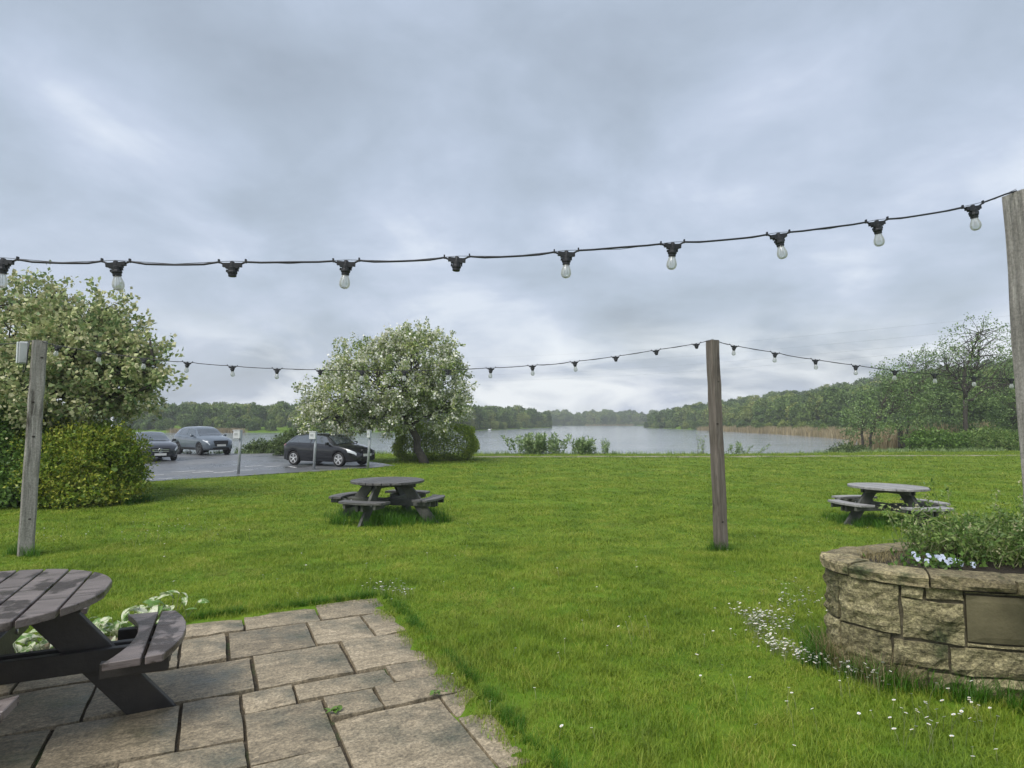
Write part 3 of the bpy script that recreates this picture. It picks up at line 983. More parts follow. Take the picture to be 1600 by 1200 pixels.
def limb_path(a, b, bend, n=5, rnd=0.06):
    a, b = Vector(a), Vector(b)
    ln = (b - a).length
    pts = []
    for i in range(n + 1):
        t = i / n
        q = a.lerp(b, t) + Vector((0, 0, bend * ln * math.sin(PI * t)))
        if 0 < i < n:
            q += Vector((random.gauss(0, rnd), random.gauss(0, rnd), random.gauss(0, rnd))) * ln
        pts.append(q)
    return pts


def tree(name, base, fork_h, ells, label, leafmat, nsp, nleaf, slen, lsize, lwid=0.6, trunk_r=0.15, blossom=None, seed=1, lean=(0, 0), group=None, ntw=140, lo=0.6, stems=1, up=0.35, rad=0.09, thin=None):
    rg = np.random.default_rng(seed)
    random.seed(seed)
    root = empty(name, base)
    tag(root, label, 'tree', group)
    B = Vector(base)
    loc = [(np.array(c) - np.array(base), r) for c, r in ells]
    V, Q, p, d, ln = sprigs(loc, nsp, nleaf, slen, lsize, lwid, rg, up=up, lo=lo, rad=rad)
    crown = np_mesh('crown', V, Q, leafmat, root)
    if blossom:
        bm_, nb_, bs_ = blossom
        # blossom sits on the outside of the crown, in flat sprays
        pos = p[:, None] + d[:, None] * (ln[:, None] * rg.uniform(0.1, 1.0, (len(p), nb_)))[..., None] + rg.normal(0, .075, (len(p), nb_, 3))
        on = rg.uniform(0, 1, len(p)) < (0.45 + 0.5 * (np.sin(p[:, 0] * 1.9 + seed) * np.sin(p[:, 2] * 2.3 + 1.3) > -0.15))
        pos = pos[on].reshape(-1, 3)
        dd = np.repeat(d[on][:, None], nb_, 1).reshape(-1, 3) + rg.normal(0, .6, (len(pos), 3))
        V, Q = leaf_quads(pos, dd, bs_, 0.9, rg, fold=0.1)
        np_mesh('blossom', V, Q, bm_, crown)
    # trunk, limbs and twigs
    tb, lb = MB(), MB()
    tops = []
    for s in range(stems):
        off = Vector((random.uniform(-.25, .25), random.uniform(-.2, .2), 0)) * (stems > 1)
        top = Vector((lean[0], lean[1], fork_h)) + off * 2.5
        pts = limb_path(off + Vector((0, 0, -0.15)), top, 0, 5, 0.02)
        tb.tube(pts, [trunk_r * f for f in (1.45, 1.1, 1.0, 0.92, 0.86, 0.8)], 9)
        tops.append(top)
    for (c, r) in loc:
        top = min(tops, key=lambda q: (q - Vector(c)).length)
        tgt = Vector(c)
        pts = limb_path(top - Vector((0, 0, 0.1)), tgt, 0.08, 6, 0.04)
        rr = trunk_r * 0.62
        lb.tube(pts, [rr * (1 - 0.62 * i / 6) for i in range(7)], 7)
        near = np.argsort(np.linalg.norm((p - np.array(c)) / np.array(r), axis=1))[:max(6, len(p) // max(1, len(loc)))]
        pick = rg.choice(near, min(len(near), max(4, ntw // len(loc))), replace=False)
        for j in pick:
            k = random.randint(2, 6)
            e = Vector(p[j] + d[j] * ln[j] * 0.6)
            tw = limb_path(pts[k], e, 0.05, 3, 0.05)
            r0 = rr * 0.30
            lb.tube(tw, [r0, r0 * .7, r0 * .45, r0 * .18], 4, False)
    tr = tb.build('trunk', M_bark, root, smooth=True)
    lb.build('branches', M_bark, tr, smooth=True, fix=False)
    return root


def E_px(px, py, Y, wpx, hpx, dep):
    """ellipsoid for a foliage mass seen at a pixel, at distance Y"""
    c = at_y(px, py, Y)
    s = Y / F
    return (tuple(c), (wpx * s, dep, hpx * s))


# hawthorn in blossom beside the car park
TB = gp(664, 724)
TY = TB.y
HE = [E_px(632, 588, TY, 74, 56, 2.3), E_px(600, 605, TY, 92, 50, 2.4), E_px(545, 620, TY - .4, 66, 42, 1.9), E_px(655, 565, TY, 62, 50, 2.0), E_px(690, 600, TY + .3, 42, 46, 1.7), E_px(520, 655, TY - .6, 58, 22, 1.3), E_px(608, 650, TY - .5, 52, 24, 1.3), E_px(572, 572, TY, 52, 36, 1.6), E_px(640, 545, TY, 40, 26, 1.4), E_px(695, 640, TY, 36, 26, 1.3)]
tree('hawthorn_tree', TB, 2.0, HE, 'rounded tree smothered in white blossom beside the parked black hatchback', M_hawl, 1500, 22, 0.5, 0.115, 0.75, trunk_r=0.19, blossom=(M_blos, 18, 0.115), seed=5, lean=(-0.75, 0.1), ntw=220, lo=0.45, rad=0.10)

# big pale flowering tree behind the hedge on the left
LB = Vector((-12.6, 15.6, gz(-12.6, 15.6)))
LE = [E_px(20, 530, 14.8, 100, 62, 1.6), E_px(125, 562, 14.4, 72, 50, 1.4), E_px(-110, 525, 15.2, 110, 90, 1.8), E_px(200, 580, 14.2, 36, 32, 0.9), E_px(70, 610, 14.0, 110, 46, 1.3), E_px(175, 612, 14.2, 54, 26, 1.0), E_px(120, 515, 14.6, 52, 30, 1.0), E_px(238, 603, 14.2, 22, 14, 0.45), E_px(180, 528, 14.4, 26, 30, 0.7), E_px(240, 562, 14.2, 18, 6, 0.35), E_px(165, 490, 14.4, 14, 26, 0.5), E_px(60, 465, 14.8, 40, 20, 0.7), E_px(215, 545, 14.3, 18, 20, .5)]
tree('flowering_tree', LB, 2.3, LE, 'large spreading tree with buff flower heads rising above the hedge', M_lefl, 1150, 26, 0.52, 0.115, 0.62, trunk_r=0.2, blossom=(M_budl, 17, 0.09), seed=9, lean=(0.5, -0.4), ntw=240, lo=0.45, rad=0.085)


# ------------------------------------------------------------------ hedges and shrubs
def shrub(name, base, ells, label, cat, leafmat, nsp, nleaf, slen, lsize, lwid, seed, up=0.25, lo=0.78, rad=0.07, stems=5, core=0.80, group=None):
    rg = np.random.default_rng(seed)
    random.seed(seed)
    root = empty(name, base)
    tag(root, label, cat, group)
    loc = [(np.array(c) - np.array(base), r) for c, r in ells]
    V, Q, p, d, ln = sprigs(loc, nsp, nleaf, slen, lsize, lwid, rg, up=up, lo=lo, rad=rad)
    keep = V.reshape(-1, 4, 3)[:, :, 2].min(1) > 0.01
    V4 = V.reshape(-1, 4, 3)[keep]
    fol = np_mesh('foliage', V4.reshape(-1, 3), (np.arange(len(V4)) * 4)[:, None] + np.array([[0, 1, 2, 3]]), leafmat, root)
    if core:                                     # the dense middle of the shrub
        # inner leaf layer so that one cannot look straight through
        V, Q, *_ = sprigs([(c, tuple(np.array(r) * core)) for c, r in loc], nsp // 3, 12, slen, lsize * 1.8, lwid, rg, up=up, lo=0.5, rad=0.12)
        V4 = V.reshape(-1, 4, 3)
        V4 = V4[V4[:, :, 2].min(1) > 0.01]
        np_mesh('inner_foliage', V4.reshape(-1, 3), (np.arange(len(V4)) * 4)[:, None] + np.array([[0, 1, 2, 3]]), leafmat, fol)
    sb = MB()
    for k in range(stems):
        c, r = loc[k % len(loc)]
        a = Vector((c[0] + random.uniform(-.4, .4) * r[0], c[1] + random.uniform(-.3, .3) * r[1], -0.1))
        e = Vector((c[0] + random.uniform(-.6, .6) * r[0], c[1] + random.uniform(-.5, .5) * r[1], c[2] + .5 * r[2]))
        sb.tube(limb_path(a, e, 0, 4, 0.04), [0.035, .028, .022, .014, .006], 5)
    sb.build('stems', M_bark, root, smooth=True)
    return root


hb = gp(155, 788)
shrub('golden_shrub', hb, [E_px(158, 730, 13.7, 42, 50, 0.9), E_px(100, 728, 13.6, 46, 56, 0.9), E_px(125, 770, 13.1, 52, 20, 0.6), E_px(188, 725, 13.9, 26, 44, 0.6), E_px(150, 698, 13.8, 48, 22, 0.7), E_px(90, 752, 13.0, 34, 32, .6), E_px(190, 765, 13.7, 20, 22, .5), E_px(60, 700, 13.9, 30, 26, .6)],
      'yellow green rounded shrub at the end of the hedge by the car park', 'shrub', M_hedy, 2100, 17, 0.30, 0.065, 0.6, 21, rad=0.07, lo=0.6, core=0.7)
gb = gp(0, 798)
shrub('green_shrub', gb, [E_px(10, 700, 13.8, 70, 82, 1.0), E_px(-110, 700, 14.0, 100, 95, 1.0), E_px(30, 752, 13.3, 62, 44, 0.8), E_px(50, 672, 14.2, 50, 30, 0.8), E_px(-110, 755, 13.6, 90, 44, .8)],
      'dense bright green shrub behind the grey post with the junction box', 'shrub', M_hedg, 2100, 16, 0.30, 0.08, 0.6, 22, rad=0.08, lo=0.6, core=0.7)
cb = gp(668, 721)
cs = cb.y / F


def hedge_block(name, base, sx, sy, sz, label, leafmat, n, lsize, seed, lift=0.0):
    """clipped hedge: leaves over the faces of a rounded block"""
    rg = np.random.default_rng(seed)
    root = empty(name, base)
    tag(root, label, 'hedge')
    v = rg.normal(0, 1, (n * 2, 3)); v /= np.linalg.norm(v, axis=1)[:, None]
    m_ = (np.abs(v) ** 5).sum(1) ** (1 / 5)
    q = v / m_[:, None]
    q = q * (1 + .05 * np.sin(q[:, :1] * 9 + q[:, 2:] * 5) + .04 * np.sin(q[:, 1:2] * 11))
    dep = rg.uniform(0.72, 1.0, (len(q), 1)) ** 0.6
    pos = q * dep * np.array([sx / 2, sy / 2, sz / 2]) + np.array([0, 0, sz / 2 + lift])
    pos = pos[pos[:, 2] > 0.02]
    V, Q = leaf_quads(pos, v[:len(pos)] + np.array([0, 0, .3]), lsize, 0.65, rg, rnd=0.7)
    np_mesh('foliage', V, Q, leafmat, root)
    sb = MB()
    random.seed(seed)
    for k in range(7):
        x = (k / 6 - .5) * sx * .8
        sb.tube(limb_path((x, 0, -.1), (x + random.uniform(-.2, .2), random.uniform(-.2, .2), sz * .8), 0, 4, .03), [.04, .03, .025, .015, .008], 5)
    sb.build('stems', M_bark, root, smooth=True)
    return root


hedge_block('clipped_hedge', (cb.x + 0.25, cb.y + 1.3, cb.z), 4.2, 1.7, 1.85, 'clipped box shaped hedge behind the leaning hawthorn trunk', M_hedc, 13000, 0.085, 31)

# brambles and low scrub between the car park and the water
for k, (px, py, Y, wpx, hpx, lab) in enumerate([(420, 692, 39.5, 45, 13, 'low dark bramble scrub along the far edge of the car park'),
                                                (470, 690, 36.5, 42, 20, 'dark bush behind the roof of the black hatchback'),
                                                (250, 694, 40.3, 26, 9, 'low weedy scrub behind the grey car')]):
    c = at_y(px, py, Y)
    s = Y / F
    g_ = gz(c.x, c.y)
    shrub('bramble_bush', (c.x, c.y, g_), [((c.x, c.y, g_ + hpx * s * .7), (wpx * s, 1.0, hpx * s * 1.1)), ((c.x + wpx * s * .5, c.y + .2, g_ + hpx * s * .6), (wpx * s * .6, .9, hpx * s * .9))],
          lab, 'bush', M_bush, 650, 14, 0.3, 0.10, 0.6, 40 + k, rad=0.09)

# willow scrub and weeds on the near bank
for k, (px, pyb, wpx, hpx, n, lab) in enumerate([(842, 706, 42, 21, 44, 'broad clump of grey green willow scrub on the lake edge'),
                                                 (916, 707, 15, 15, 18, 'small upright willow bush on the lake edge'),
                                                 (946, 706, 12, 12, 7, 'sparse thin weeds at the water edge'),
                                                 (1093, 709, 10, 26, 5, 'single spindly sapling at the lake edge beside the brown post'),
                                                 (1150, 708, 30, 9, 10, 'low weeds on the bank right of the brown post')]):
    Y = 38.0
    c = at_y(px, pyb, Y)
    g_ = gz(c.x, c.y)
    s = Y / F
    rg = np.random.default_rng(60 + k)
    random.seed(60 + k)
    root = empty('bank_plant', (c.x, c.y, g_))
    tag(root, lab, 'shrub')
    st = MB()
    LV, LD = [], []
    for j in range(n):
        x0 = random.gauss(0, wpx * s * .45)
        tipx = x0 * 1.25 + random.gauss(0, wpx * s * .25)
        h = hpx * s * random.uniform(.5, 1.15) * (1 - 0.25 * min(1, abs(x0) / (wpx * s))) + 0.35
        pts = limb_path((x0, random.gauss(0, .35), -0.25), (tipx, random.gauss(0, .5), h), 0.03, 4, .04)
        st.tube(pts, [.016, .013, .010, .007, .003], 4)
        for _ in range(70 if k != 3 else 30):
            t = random.uniform(.2, 1)
            i = min(3, int(t * 4))
            q = pts[i].lerp(pts[i + 1], t * 4 - i)
            LV.append(np.array(q) + rg.normal(0, .05, 3)); LD.append(np.array([random.gauss(0, .6), random.gauss(0, .6), .8]))
    V, Q = leaf_quads(np.array(LV), np.array(LD), 0.21 if k < 2 else 0.13, 0.32, rg)
    np_mesh('leaves', V, Q, M_willow, root)
    st.build('stems', M_bark, root, smooth=True)

# fringe of rough grass and weeds along the bank top
V, Q, nb = [], [], 0
for _ in range(1500):
    x = random.uniform(-34, 36); d0 = random.uniform(0.5, 2.4)
    y = (39.9 if abs(x) < 12 else 40.6) - d0 + (max(0, x - 14) * 0.16)
    v, q = blades(9, 0.16, 0.10, 0.34, 0.03, 0.8, rg, 2)
    v = v + np.array([x, y, gz(x, y)])
    V.append(v); Q.append(q + nb); nb += len(v)
stuff(np_mesh('bank_grass', np.concatenate(V), np.concatenate(Q), M_willow), 'rough grass fringe along the near bank of the lake', 'grass')

# alders and thicket at the right, on the bank
AL = 'alder trees on the bank to the right'
a1 = gp(1395, 706)
tree('alder_tree', (a1.x, 44.0, gz(a1.x, 44.0)), 1.8, [E_px(1385, 640, 44, 60, 40, 2.0), E_px(1350, 660, 43.6, 38, 28, 1.4), E_px(1420, 615, 44.2, 40, 34, 1.6), E_px(1400, 590, 44, 30, 22, 1.2)],
     'slender multi stemmed alder standing over the water at the reed edge', M_alder, 430, 18, 0.55, 0.12, 0.75, trunk_r=0.10, seed=71, ntw=110, lo=0.3, stems=2, group=None, rad=0.14)
tree('alder_tree', (33.2, 45.0, gz(33.2, 45.0)), 3.6, [E_px(1520, 590, 45, 75, 52, 2.6), E_px(1530, 545, 45, 62, 42, 2.2), E_px(1480, 570, 45, 44, 34, 1.7), E_px(1575, 600, 45, 46, 56, 2.0), E_px(1530, 520, 45, 34, 22, 1.2)],
     'tallest alder with an open twiggy crown standing against the sky', M_alder, 430, 13, 0.7, 0.125, 0.75, trunk_r=0.17, seed=72, ntw=240, lo=0.25, rad=0.14)
tree('alder_tree', (29.2, 46.2, gz(29.2, 46.2)), 2.2, [E_px(1440, 600, 46.5, 40, 34, 1.7), E_px(1450, 565, 46.5, 32, 22, 1.2), E_px(1470, 630, 46.5, 50, 36, 1.9), E_px(1425, 572, 46.5, 22, 18, 1.0)],
     'thin alder with leaning stems and sparse dark upper twigs', M_alder, 280, 13, 0.65, 0.12, 0.75, trunk_r=0.10, seed=73, ntw=150, lo=0.25, stems=3, rad=0.13)
tree('alder_tree', (38.5, 45.0, gz(38.5, 45.0)), 2.6, [E_px(1610, 620, 46, 66, 62, 2.5), E_px(1660, 600, 46, 70, 70, 2.8), E_px(1590, 655, 46, 44, 30, 1.8)],
     'dense alder partly hidden behind the tall brown festoon post', M_alder, 560, 18, 0.6, 0.12, 0.75, trunk_r=0.15, seed=74, ntw=120, lo=0.3, rad=0.14)
for k, (px, py, wpx, hpx, Y, mm, lab) in enumerate([(1330, 699, 30, 11, 42.6, M_bush, 'low leafy branches trailing over the water at the bank'),
                                                    (1465, 692, 46, 16, 42.6, M_hedg, 'bright green nettle thicket under the alders'),
                                                    (1560, 692, 60, 17, 42.8, M_weed, 'pale green undergrowth at the foot of the tallest alder'),
                                                    (1500, 668, 80, 26, 48.5, M_alder, 'dark thicket behind the alder trunks')]):
    c = at_y(px, py, Y)
    g_ = gz(c.x, c.y)
    s = Y / F
    shrub('bank_thicket', (c.x, c.y, g_), [((c.x - .3 * wpx * s, c.y, g_ + hpx * s * .8), (wpx * s * .8, .9, hpx * s)), ((c.x + wpx * s * .4, c.y + .1, g_ + hpx * s * .7), (wpx * s * .7, .8, hpx * s * .85))],
          lab, 'bush', mm, 420, 14, 0.4, 0.12, 0.55, 80 + k, rad=0.12, lo=0.5)


# ------------------------------------------------------------------ far woods
def far_tree_mesh(seed, n=520, size=0.62):
    rg = np.random.default_rng(seed)
    ells = []
    for k in range(rg.integers(7, 11)):
        a = rg.uniform(0, 6.28); r = rg.uniform(0, 2.0)
        z = rg.uniform(3.2, 8.0)
        s = rg.uniform(1.2, 2.1) * (1.15 - 0.05 * z)
        ells.append(((r * math.cos(a), r * math.sin(a), z), (s * 1.15, s * 1.15, s)))
    ells.append(((0, 0, 5), (2.3, 2.3, 3.2)))
    ells.append(((0, 0, 1.8), (2.4, 2.4, 1.8)))
    V, Q, *_ = sprigs(ells, n, 5, 0.5, size, 0.85, rg, lo=0.8, rad=0.22)
    parts = [(V, Q)]
    nb = len(V)
    # leaf filled heart of the crown
    for (c, r) in ells:
        a = np.linspace(0, 2 * PI, 9)[:-1]
        ring = []
        for z, f in ((-.75, .5), (0, .8), (.7, .5)):
            ring.append(np.stack([c[0] + r[0] * f * np.cos(a), c[1] + r[1] * f * np.sin(a), np.full(8, c[2] + r[2] * z)], -1))
        vv = np.concatenate(ring)
        qq = []
        for i in range(2):
            for k in range(8):
                k2 = (k + 1) % 8
                qq.append((i * 8 + k, i * 8 + k2, (i + 1) * 8 + k2, (i + 1) * 8 + k))
        qq += [(16, 17, 18, 19), (16, 19, 20, 23), (20, 21, 22, 23)]
        parts.append((vv, np.array(qq) + nb))
        nb += len(vv)
    return np.concatenate([q[0] for q in parts]), np.concatenate([q[1] for q in parts])


fars = []
for k in range(6):
    V, Q = far_tree_mesh(100 + k)
    fars.append(np_mesh('wood_tree', V, Q, M_wood1, link=False))


def wood(name, pts, slo, shi, label):
    pts = np.array(pts)
    d = poly_sd(pts[:, 0], pts[:, 1], LAKE)
    pts = pts[d > (2.5 if slo > .4 else 0.3)]
    n = len(pts)
    f = rng.uniform(slo, shi, n)
    z = ground(pts[:, 0], pts[:, 1]) - 0.3
    o = scatter(name, np.stack([pts[:, 0], pts[:, 1], z], -1), np.stack([np.zeros(n), np.zeros(n), rng.uniform(0, 6.28, n)], -1),
                np.stack([f * rng.uniform(.85, 1.2, n), f * rng.uniform(.85, 1.2, n), f * rng.uniform(.9, 1.15, n)], -1), rng.integers(0, 6, n), fars, M_wood1)
    return stuff(o, label, 'woodland')


def strip(poly, n, d0, d1):
    """points behind a shoreline polyline, between d0 and d1 metres inland"""
    out = []
    P_ = [Vector(p) for p in poly]
    lens = [(P_[i + 1] - P_[i]).length for i in range(len(P_) - 1)]
    for _ in range(n):
        i = random.choices(range(len(lens)), lens)[0]
        t = random.random()
        q = P_[i].lerp(P_[i + 1], t)
        dv = (P_[i + 1] - P_[i]).normalized()
        nrm = Vector((dv.y, -dv.x))
        q = q + nrm * random.uniform(d0, d1) ** 1.0
        out.append((q.x, q.y))
    return out


random.seed(5)
# right bank: polyline runs away from the camera, inland is to the right
RB = [(40, 52), (50, 72), (55, 88), (60, 104), (64, 147), (67, 210), (68, 305), (76, 400)]
wood('hillside_wood', strip(RB, 520, 5, 30) + strip(RB, 1100, 26, 150), 0.45, 0.8, 'wooded hillside along the right bank of the lake')
wood('point_wood', strip([(66, 250), (66, 318)], 60, -1, 30), 0.6, 0.85, 'tree covered point running into the lake below the hillside')
# left spit, inland is to the left when going away
LS = [(21, 312), (4, 250), (-12, 192), (-30, 166)]
wood('spit_wood', strip(LS, 420, 2.5, 50), 0.6, 0.9, 'low wooded spit jutting into the lake from the left')
wood('shore_scrub', strip(LS, 160, 0.6, 7) + strip([(60, 104), (64, 147), (67, 210), (67, 318)], 160, -3, 6) + [(x, random.uniform(501.5, 507)) for x in np.linspace(8, 125, 130)], 0.15, 0.34, 'low scrub along the water line of spit and hillside')
FB = [(-20, 503), (240, 503)]
wood('far_shore_wood', [(x, y) for x, y in zip(np.random.default_rng(1).uniform(-60, 300, 420), np.random.default_rng(2).uniform(503, 590, 420))], 0.8, 1.15, 'distant wood along the far shore of the lake')
LW = [(x, y) for x, y in zip(np.random.default_rng(4).uniform(-260, -28, 900), np.random.default_rng(6).uniform(174, 250, 900))]
wood('left_shore_wood', LW, 0.42, 0.72, 'wood on the left shore beyond the car park')
wood('left_shore_scrub', [(x, y) for x, y in zip(np.random.default_rng(14).uniform(-230, -30, 260), np.random.default_rng(16).uniform(160, 176, 260))], 0.18, 0.4, 'low green scrub along the left shore of the lake')


def reeds(name, poly, n, d0, d1, h, label):
    pts = strip(poly, n, d0, d1)
    V, Q, nb = [], [], 0
    rg = np.random.default_rng(len(name))
    for x, y in pts:
        v, q = blades(6, 0.7, h * .7, h * 1.15, 0.10, 0.3, rg, 2)
        v = v + np.array([x, y, max(WATER - .1, gz(x, y))])
        V.append(v); Q.append(q + nb); nb += len(v)
    return stuff(np_mesh(name, np.concatenate(V), np.concatenate(Q), M_reed), label, 'reeds')


random.seed(8)
reeds('reed_bed', [(44, 66), (50, 84), (54, 100), (58, 125), (61.5, 168), (63, 205)], 2600, -1.5, 4.0, 1.45, 'tan reed bed along the right shore of the lake')
reeds('reed_bed', [(27, 49), (36, 57), (44, 66)], 900, -0.5, 6.0, 1.9, 'dry reeds behind the alders at the corner of the lake')
reeds('reed_bed', [(-68, 157.5), (-86, 157)], 500, -3.0, -0.5, 1.3, 'strip of pale reeds on the left shore')
reeds('reed_bed', [(60, 502), (100, 502)][::-1], 300, -2, 2, 1.2, 'pale reed line on the far shore')


# ------------------------------------------------------------------ picnic tables
def circle_strip(x0, x1, r, n=7):
    """outline of a plank lying between x0 and x1 cut by a circle (plank runs along y)"""
    up = []
    for i in range(n + 1):
        x = x0 + (x1 - x0) * i / n
        up.append((x, math.sqrt(max(r * r - x * x, 0.0))))
    dn = [(x, -y) for x, y in reversed(up)]
    pts = up + dn
    out = []
    for p in pts:
        if not out or (abs(p[0] - out[-1][0]) + abs(p[1] - out[-1][1])) > 1e-4:
            out.append(p)
    if abs(out[0][0] - out[-1][0]) + abs(out[0][1] - out[-1][1]) < 1e-4:
        out.pop()
    return out


def picnic_table(loc, rz, label, plank, beam, H=0.74, top_r=0.68, nplank=9, group=None, tilt=0.0):
    root = empty('picnic_table', loc, rz)
    root.rotation_euler = (0, tilt, rz)
    tag(root, label, 'picnic table', group)
    wd = 2 * top_r / nplank
    gap = 0.014
    for i in range(nplank):
        x0 = -top_r + i * wd + (gap / 2 if i else 0)
        x1 = -top_r + (i + 1) * wd - (gap / 2 if i < nplank - 1 else 0)
        # keep the outermost planks from ending in a needle
        pts = circle_strip(x0, x1, top_r + 0.012)
        MB().prism(pts, H - 0.042, H + random.uniform(-.0015, .0015)).build('top_plank', plank, root, bevel=0.004)
    for a in range(4):
        A = Matrix.Rotation(a * PI / 2, 3, 'Z')

        def tr(pts):
            return [tuple((A @ Vector((p[0], p[1], 0)))[:2]) for p in pts]
        bench = empty('bench', (0, 0, 0), 0, root)
        SH = 0.44
        S = 0.455
        # inner plank: concave edge that follows the table, straight gap
        ss = np.linspace(-S, S, 13)
        inner = [(0.905, S * 0.97), (0.905, -S * 0.97)] + [(0.835 - 0.105 * (s / S) ** 2, s) for s in ss]
        outer = [(0.925, -S * 0.97)] + [(math.sqrt(1.095 ** 2 - s * s), s) for s in np.linspace(-S * 0.94, S * 0.94, 7)] + [(0.925, S * 0.97)]
        MB().prism(tr(inner), SH - 0.042, SH).build('bench_plank', plank, bench, bevel=0.004)
        MB().prism(tr(outer), SH - 0.042, SH).build('bench_plank', plank, bench, bevel=0.004)
        for s in (-0.30, 0.30):
            m_ = MB()
            p0 = A @ Vector((0.70, s, SH - 0.073)); p1 = A @ Vector((1.03, s, SH - 0.073))
            m_.beam(p0 - Vector((0, 0, .012)), p1 - Vector((0, 0, .012)), 0.05, 0.082)
            m_.build('cleat', beam, bench, bevel=0.004)
        # one sloping leg under each bench, clamped between a pair of bearers
        m_ = MB()
        p0 = Vector((0.34, 0, H - 0.045)); p1 = Vector((0.94, 0, -0.03))
        d = (p1 - p0).normalized()
        sd = Vector((0, 1, 0))
        n_ = d.cross(sd)
        hw = 0.098
        vs = []
        for z, c in ((H - 0.045, p0), (-0.03, p1)):
            for q, r_ in ((-1, -1), (1, -1), (1, 1), (-1, 1)):
                x = c.x + q * hw / abs(n_.x if abs(n_.x) > .3 else 1)
                vs.append(A @ Vector((x, r_ * 0.0262, z)))
        m_.add(vs, [(0, 3, 2, 1), (4, 5, 6, 7), (0, 1, 5, 4), (1, 2, 6, 5), (2, 3, 7, 6), (3, 0, 4, 7)])
        leg = m_.build('leg', beam, root, bevel=0.004)
        for r_ in (-1, 1):
            m_ = MB()
            x_in = 0.052 + 0.03 if a % 2 else -0.02
            m_.beam(A @ Vector((x_in, r_ * 0.050, 0.335)), A @ Vector((1.02, r_ * 0.050, 0.335)), 0.046, 0.120)
            br = m_.build('bearer', beam, root, bevel=0.004)
            bo = MB()
            M_ = Matrix.Rotation(PI / 2 * r_, 3, 'X')
            M2 = A @ M_
            bo.lathe([(0.001, 0.010), (0.011, 0.008), (0.015, 0.0), (0.015, -0.004)], 10, M2, A @ Vector((0.74, r_ * 0.077, 0.335)))
            bo.build('bolt', M_bolt, br, smooth=True)
            m_ = MB()
            m_.beam(A @ Vector((x_in, r_ * 0.050, H - 0.085)), A @ Vector((0.56, r_ * 0.050, H - 0.085)), 0.046, 0.078)
            m_.build('top_bearer', beam, root, bevel=0.004)
    return root


picnic_table((-3.0, 3.41, 0.0), R(24.5), 'dark stained round picnic table wet with rain on the stone paving', M_dark, M_darkleg)
picnic_table((TABLES['mid'][0], TABLES['mid'][1], gz(*TABLES['mid']) + 0.01), R(-17), 'weathered round picnic table on the lawn in front of the black hatchback and hawthorn', M_weathd, M_weathleg)
picnic_table((TABLES['right'][0], TABLES['right'][1], gz(*TABLES['right']) + 0.01), R(13), 'weathered round picnic table on the lawn beyond the stone planter', M_weath, M_weathleg, tilt=R(0.7))


# ------------------------------------------------------------------ posts and festoon lights
def timber_post(base, top, side, rz, label, mt, knots, name='timber_post', group=None):
    root = empty(name, base)
    tag(root, label, 'post', group)
    base, top = Vector(base), Vector(top)
    n = 14
    m_ = MB()
    rg_ = random.Random(int(base.x * 100) % 997)
    ring = []
    for i in range(n + 1):
        t = i / n
        c = (top - base) * t + Vector((rg_.gauss(0, .003), rg_.gauss(0, .003), 0))
        if i == 0:
            c.z = -0.25
        h = side / 2 * (1.04 - 0.06 * t + rg_.uniform(-.012, .012))
        ch = 0.018
        for q in ((h, h - ch), (h - ch, h), (-h + ch, h), (-h, h - ch), (-h, -h + ch), (-h + ch, -h), (h - ch, -h), (h, -h + ch)):
            x = q[0] * math.cos(rz) - q[1] * math.sin(rz); y = q[0] * math.sin(rz) + q[1] * math.cos(rz)
            ring.append(c + Vector((x, y, 0)))
    fs = []
    for i in range(n):
        for k in range(8):
            fs.append((i * 8 + k, i * 8 + (k + 1) % 8, i * 8 + 8 + (k + 1) % 8, i * 8 + 8 + k))
    fs.append(tuple(range(7, -1, -1))); fs.append(tuple(n * 8 + k for k in range(8)))
    m_.add(ring, fs)
    sh = m_.build('shaft', mt, root)
    # knots in the faces
    for (t, off, face) in knots:
        c = (top - base) * t
        a = rz + face * PI / 2
        nv = Vector((math.cos(a), math.sin(a), 0)); tv = Vector((-math.sin(a), math.cos(a), 0))
        p = c + nv * (side / 2 * (1.04 - .06 * t) - 0.004) + tv * off * side
        Mx = Matrix((tv, Vector((0, 0, 1)), nv)).transposed()
        k_ = MB()
        k_.lathe([(0.020, 0.0), (0.016, 0.007), (0.009, 0.0085), (0.002, 0.004)], 9, Mx @ Matrix.Diagonal((1, 0.65, 1)), p)
        k_.build('knot', M_knot, sh, smooth=True)
    return root


gpost_b = gp(40, 868)
gpost_t = at_y(62, 533, gpost_b.y)
timber_post(gpost_b, gpost_t, 0.17, R(38), 'pale grey timber post with a junction box on top beside the hedge', M_post, [(0.71, .2, 2.0), (0.71, -.15, 3), (0.42, .1, 3), (0.17, .1, 3), (0.36, -.1, 2), (.55, .0, 3), (.92, .2, 3)])
bpost_b = gp(1127, 861)
bpost_t = at_y(1113, 532, bpost_b.y)
timber_post(bpost_b, bpost_t, 0.150, R(20), 'brown timber festoon post standing alone in the middle of the lawn', M_postbrown, [(0.36, .1, 3), (0.14, -.1, 3), (0.40, .3, 3), (.6, -.2, 3), (.8, .1, 3)])
rp_y = 3.52
rpost_t = at_y(1600, 303, rp_y)
rpost_b = Vector((rpost_t.x + 0.07, rp_y, gz(rpost_t.x, rp_y)))
timber_post(rpost_b, rpost_t, 0.165, R(8), 'tall grey brown timber post standing beside the stone planter', M_post, [(.90, -.2, 3), (.81, .1, 3), (.74, -.1, 3), (.64, .2, 3), (.56, 0, 3)])

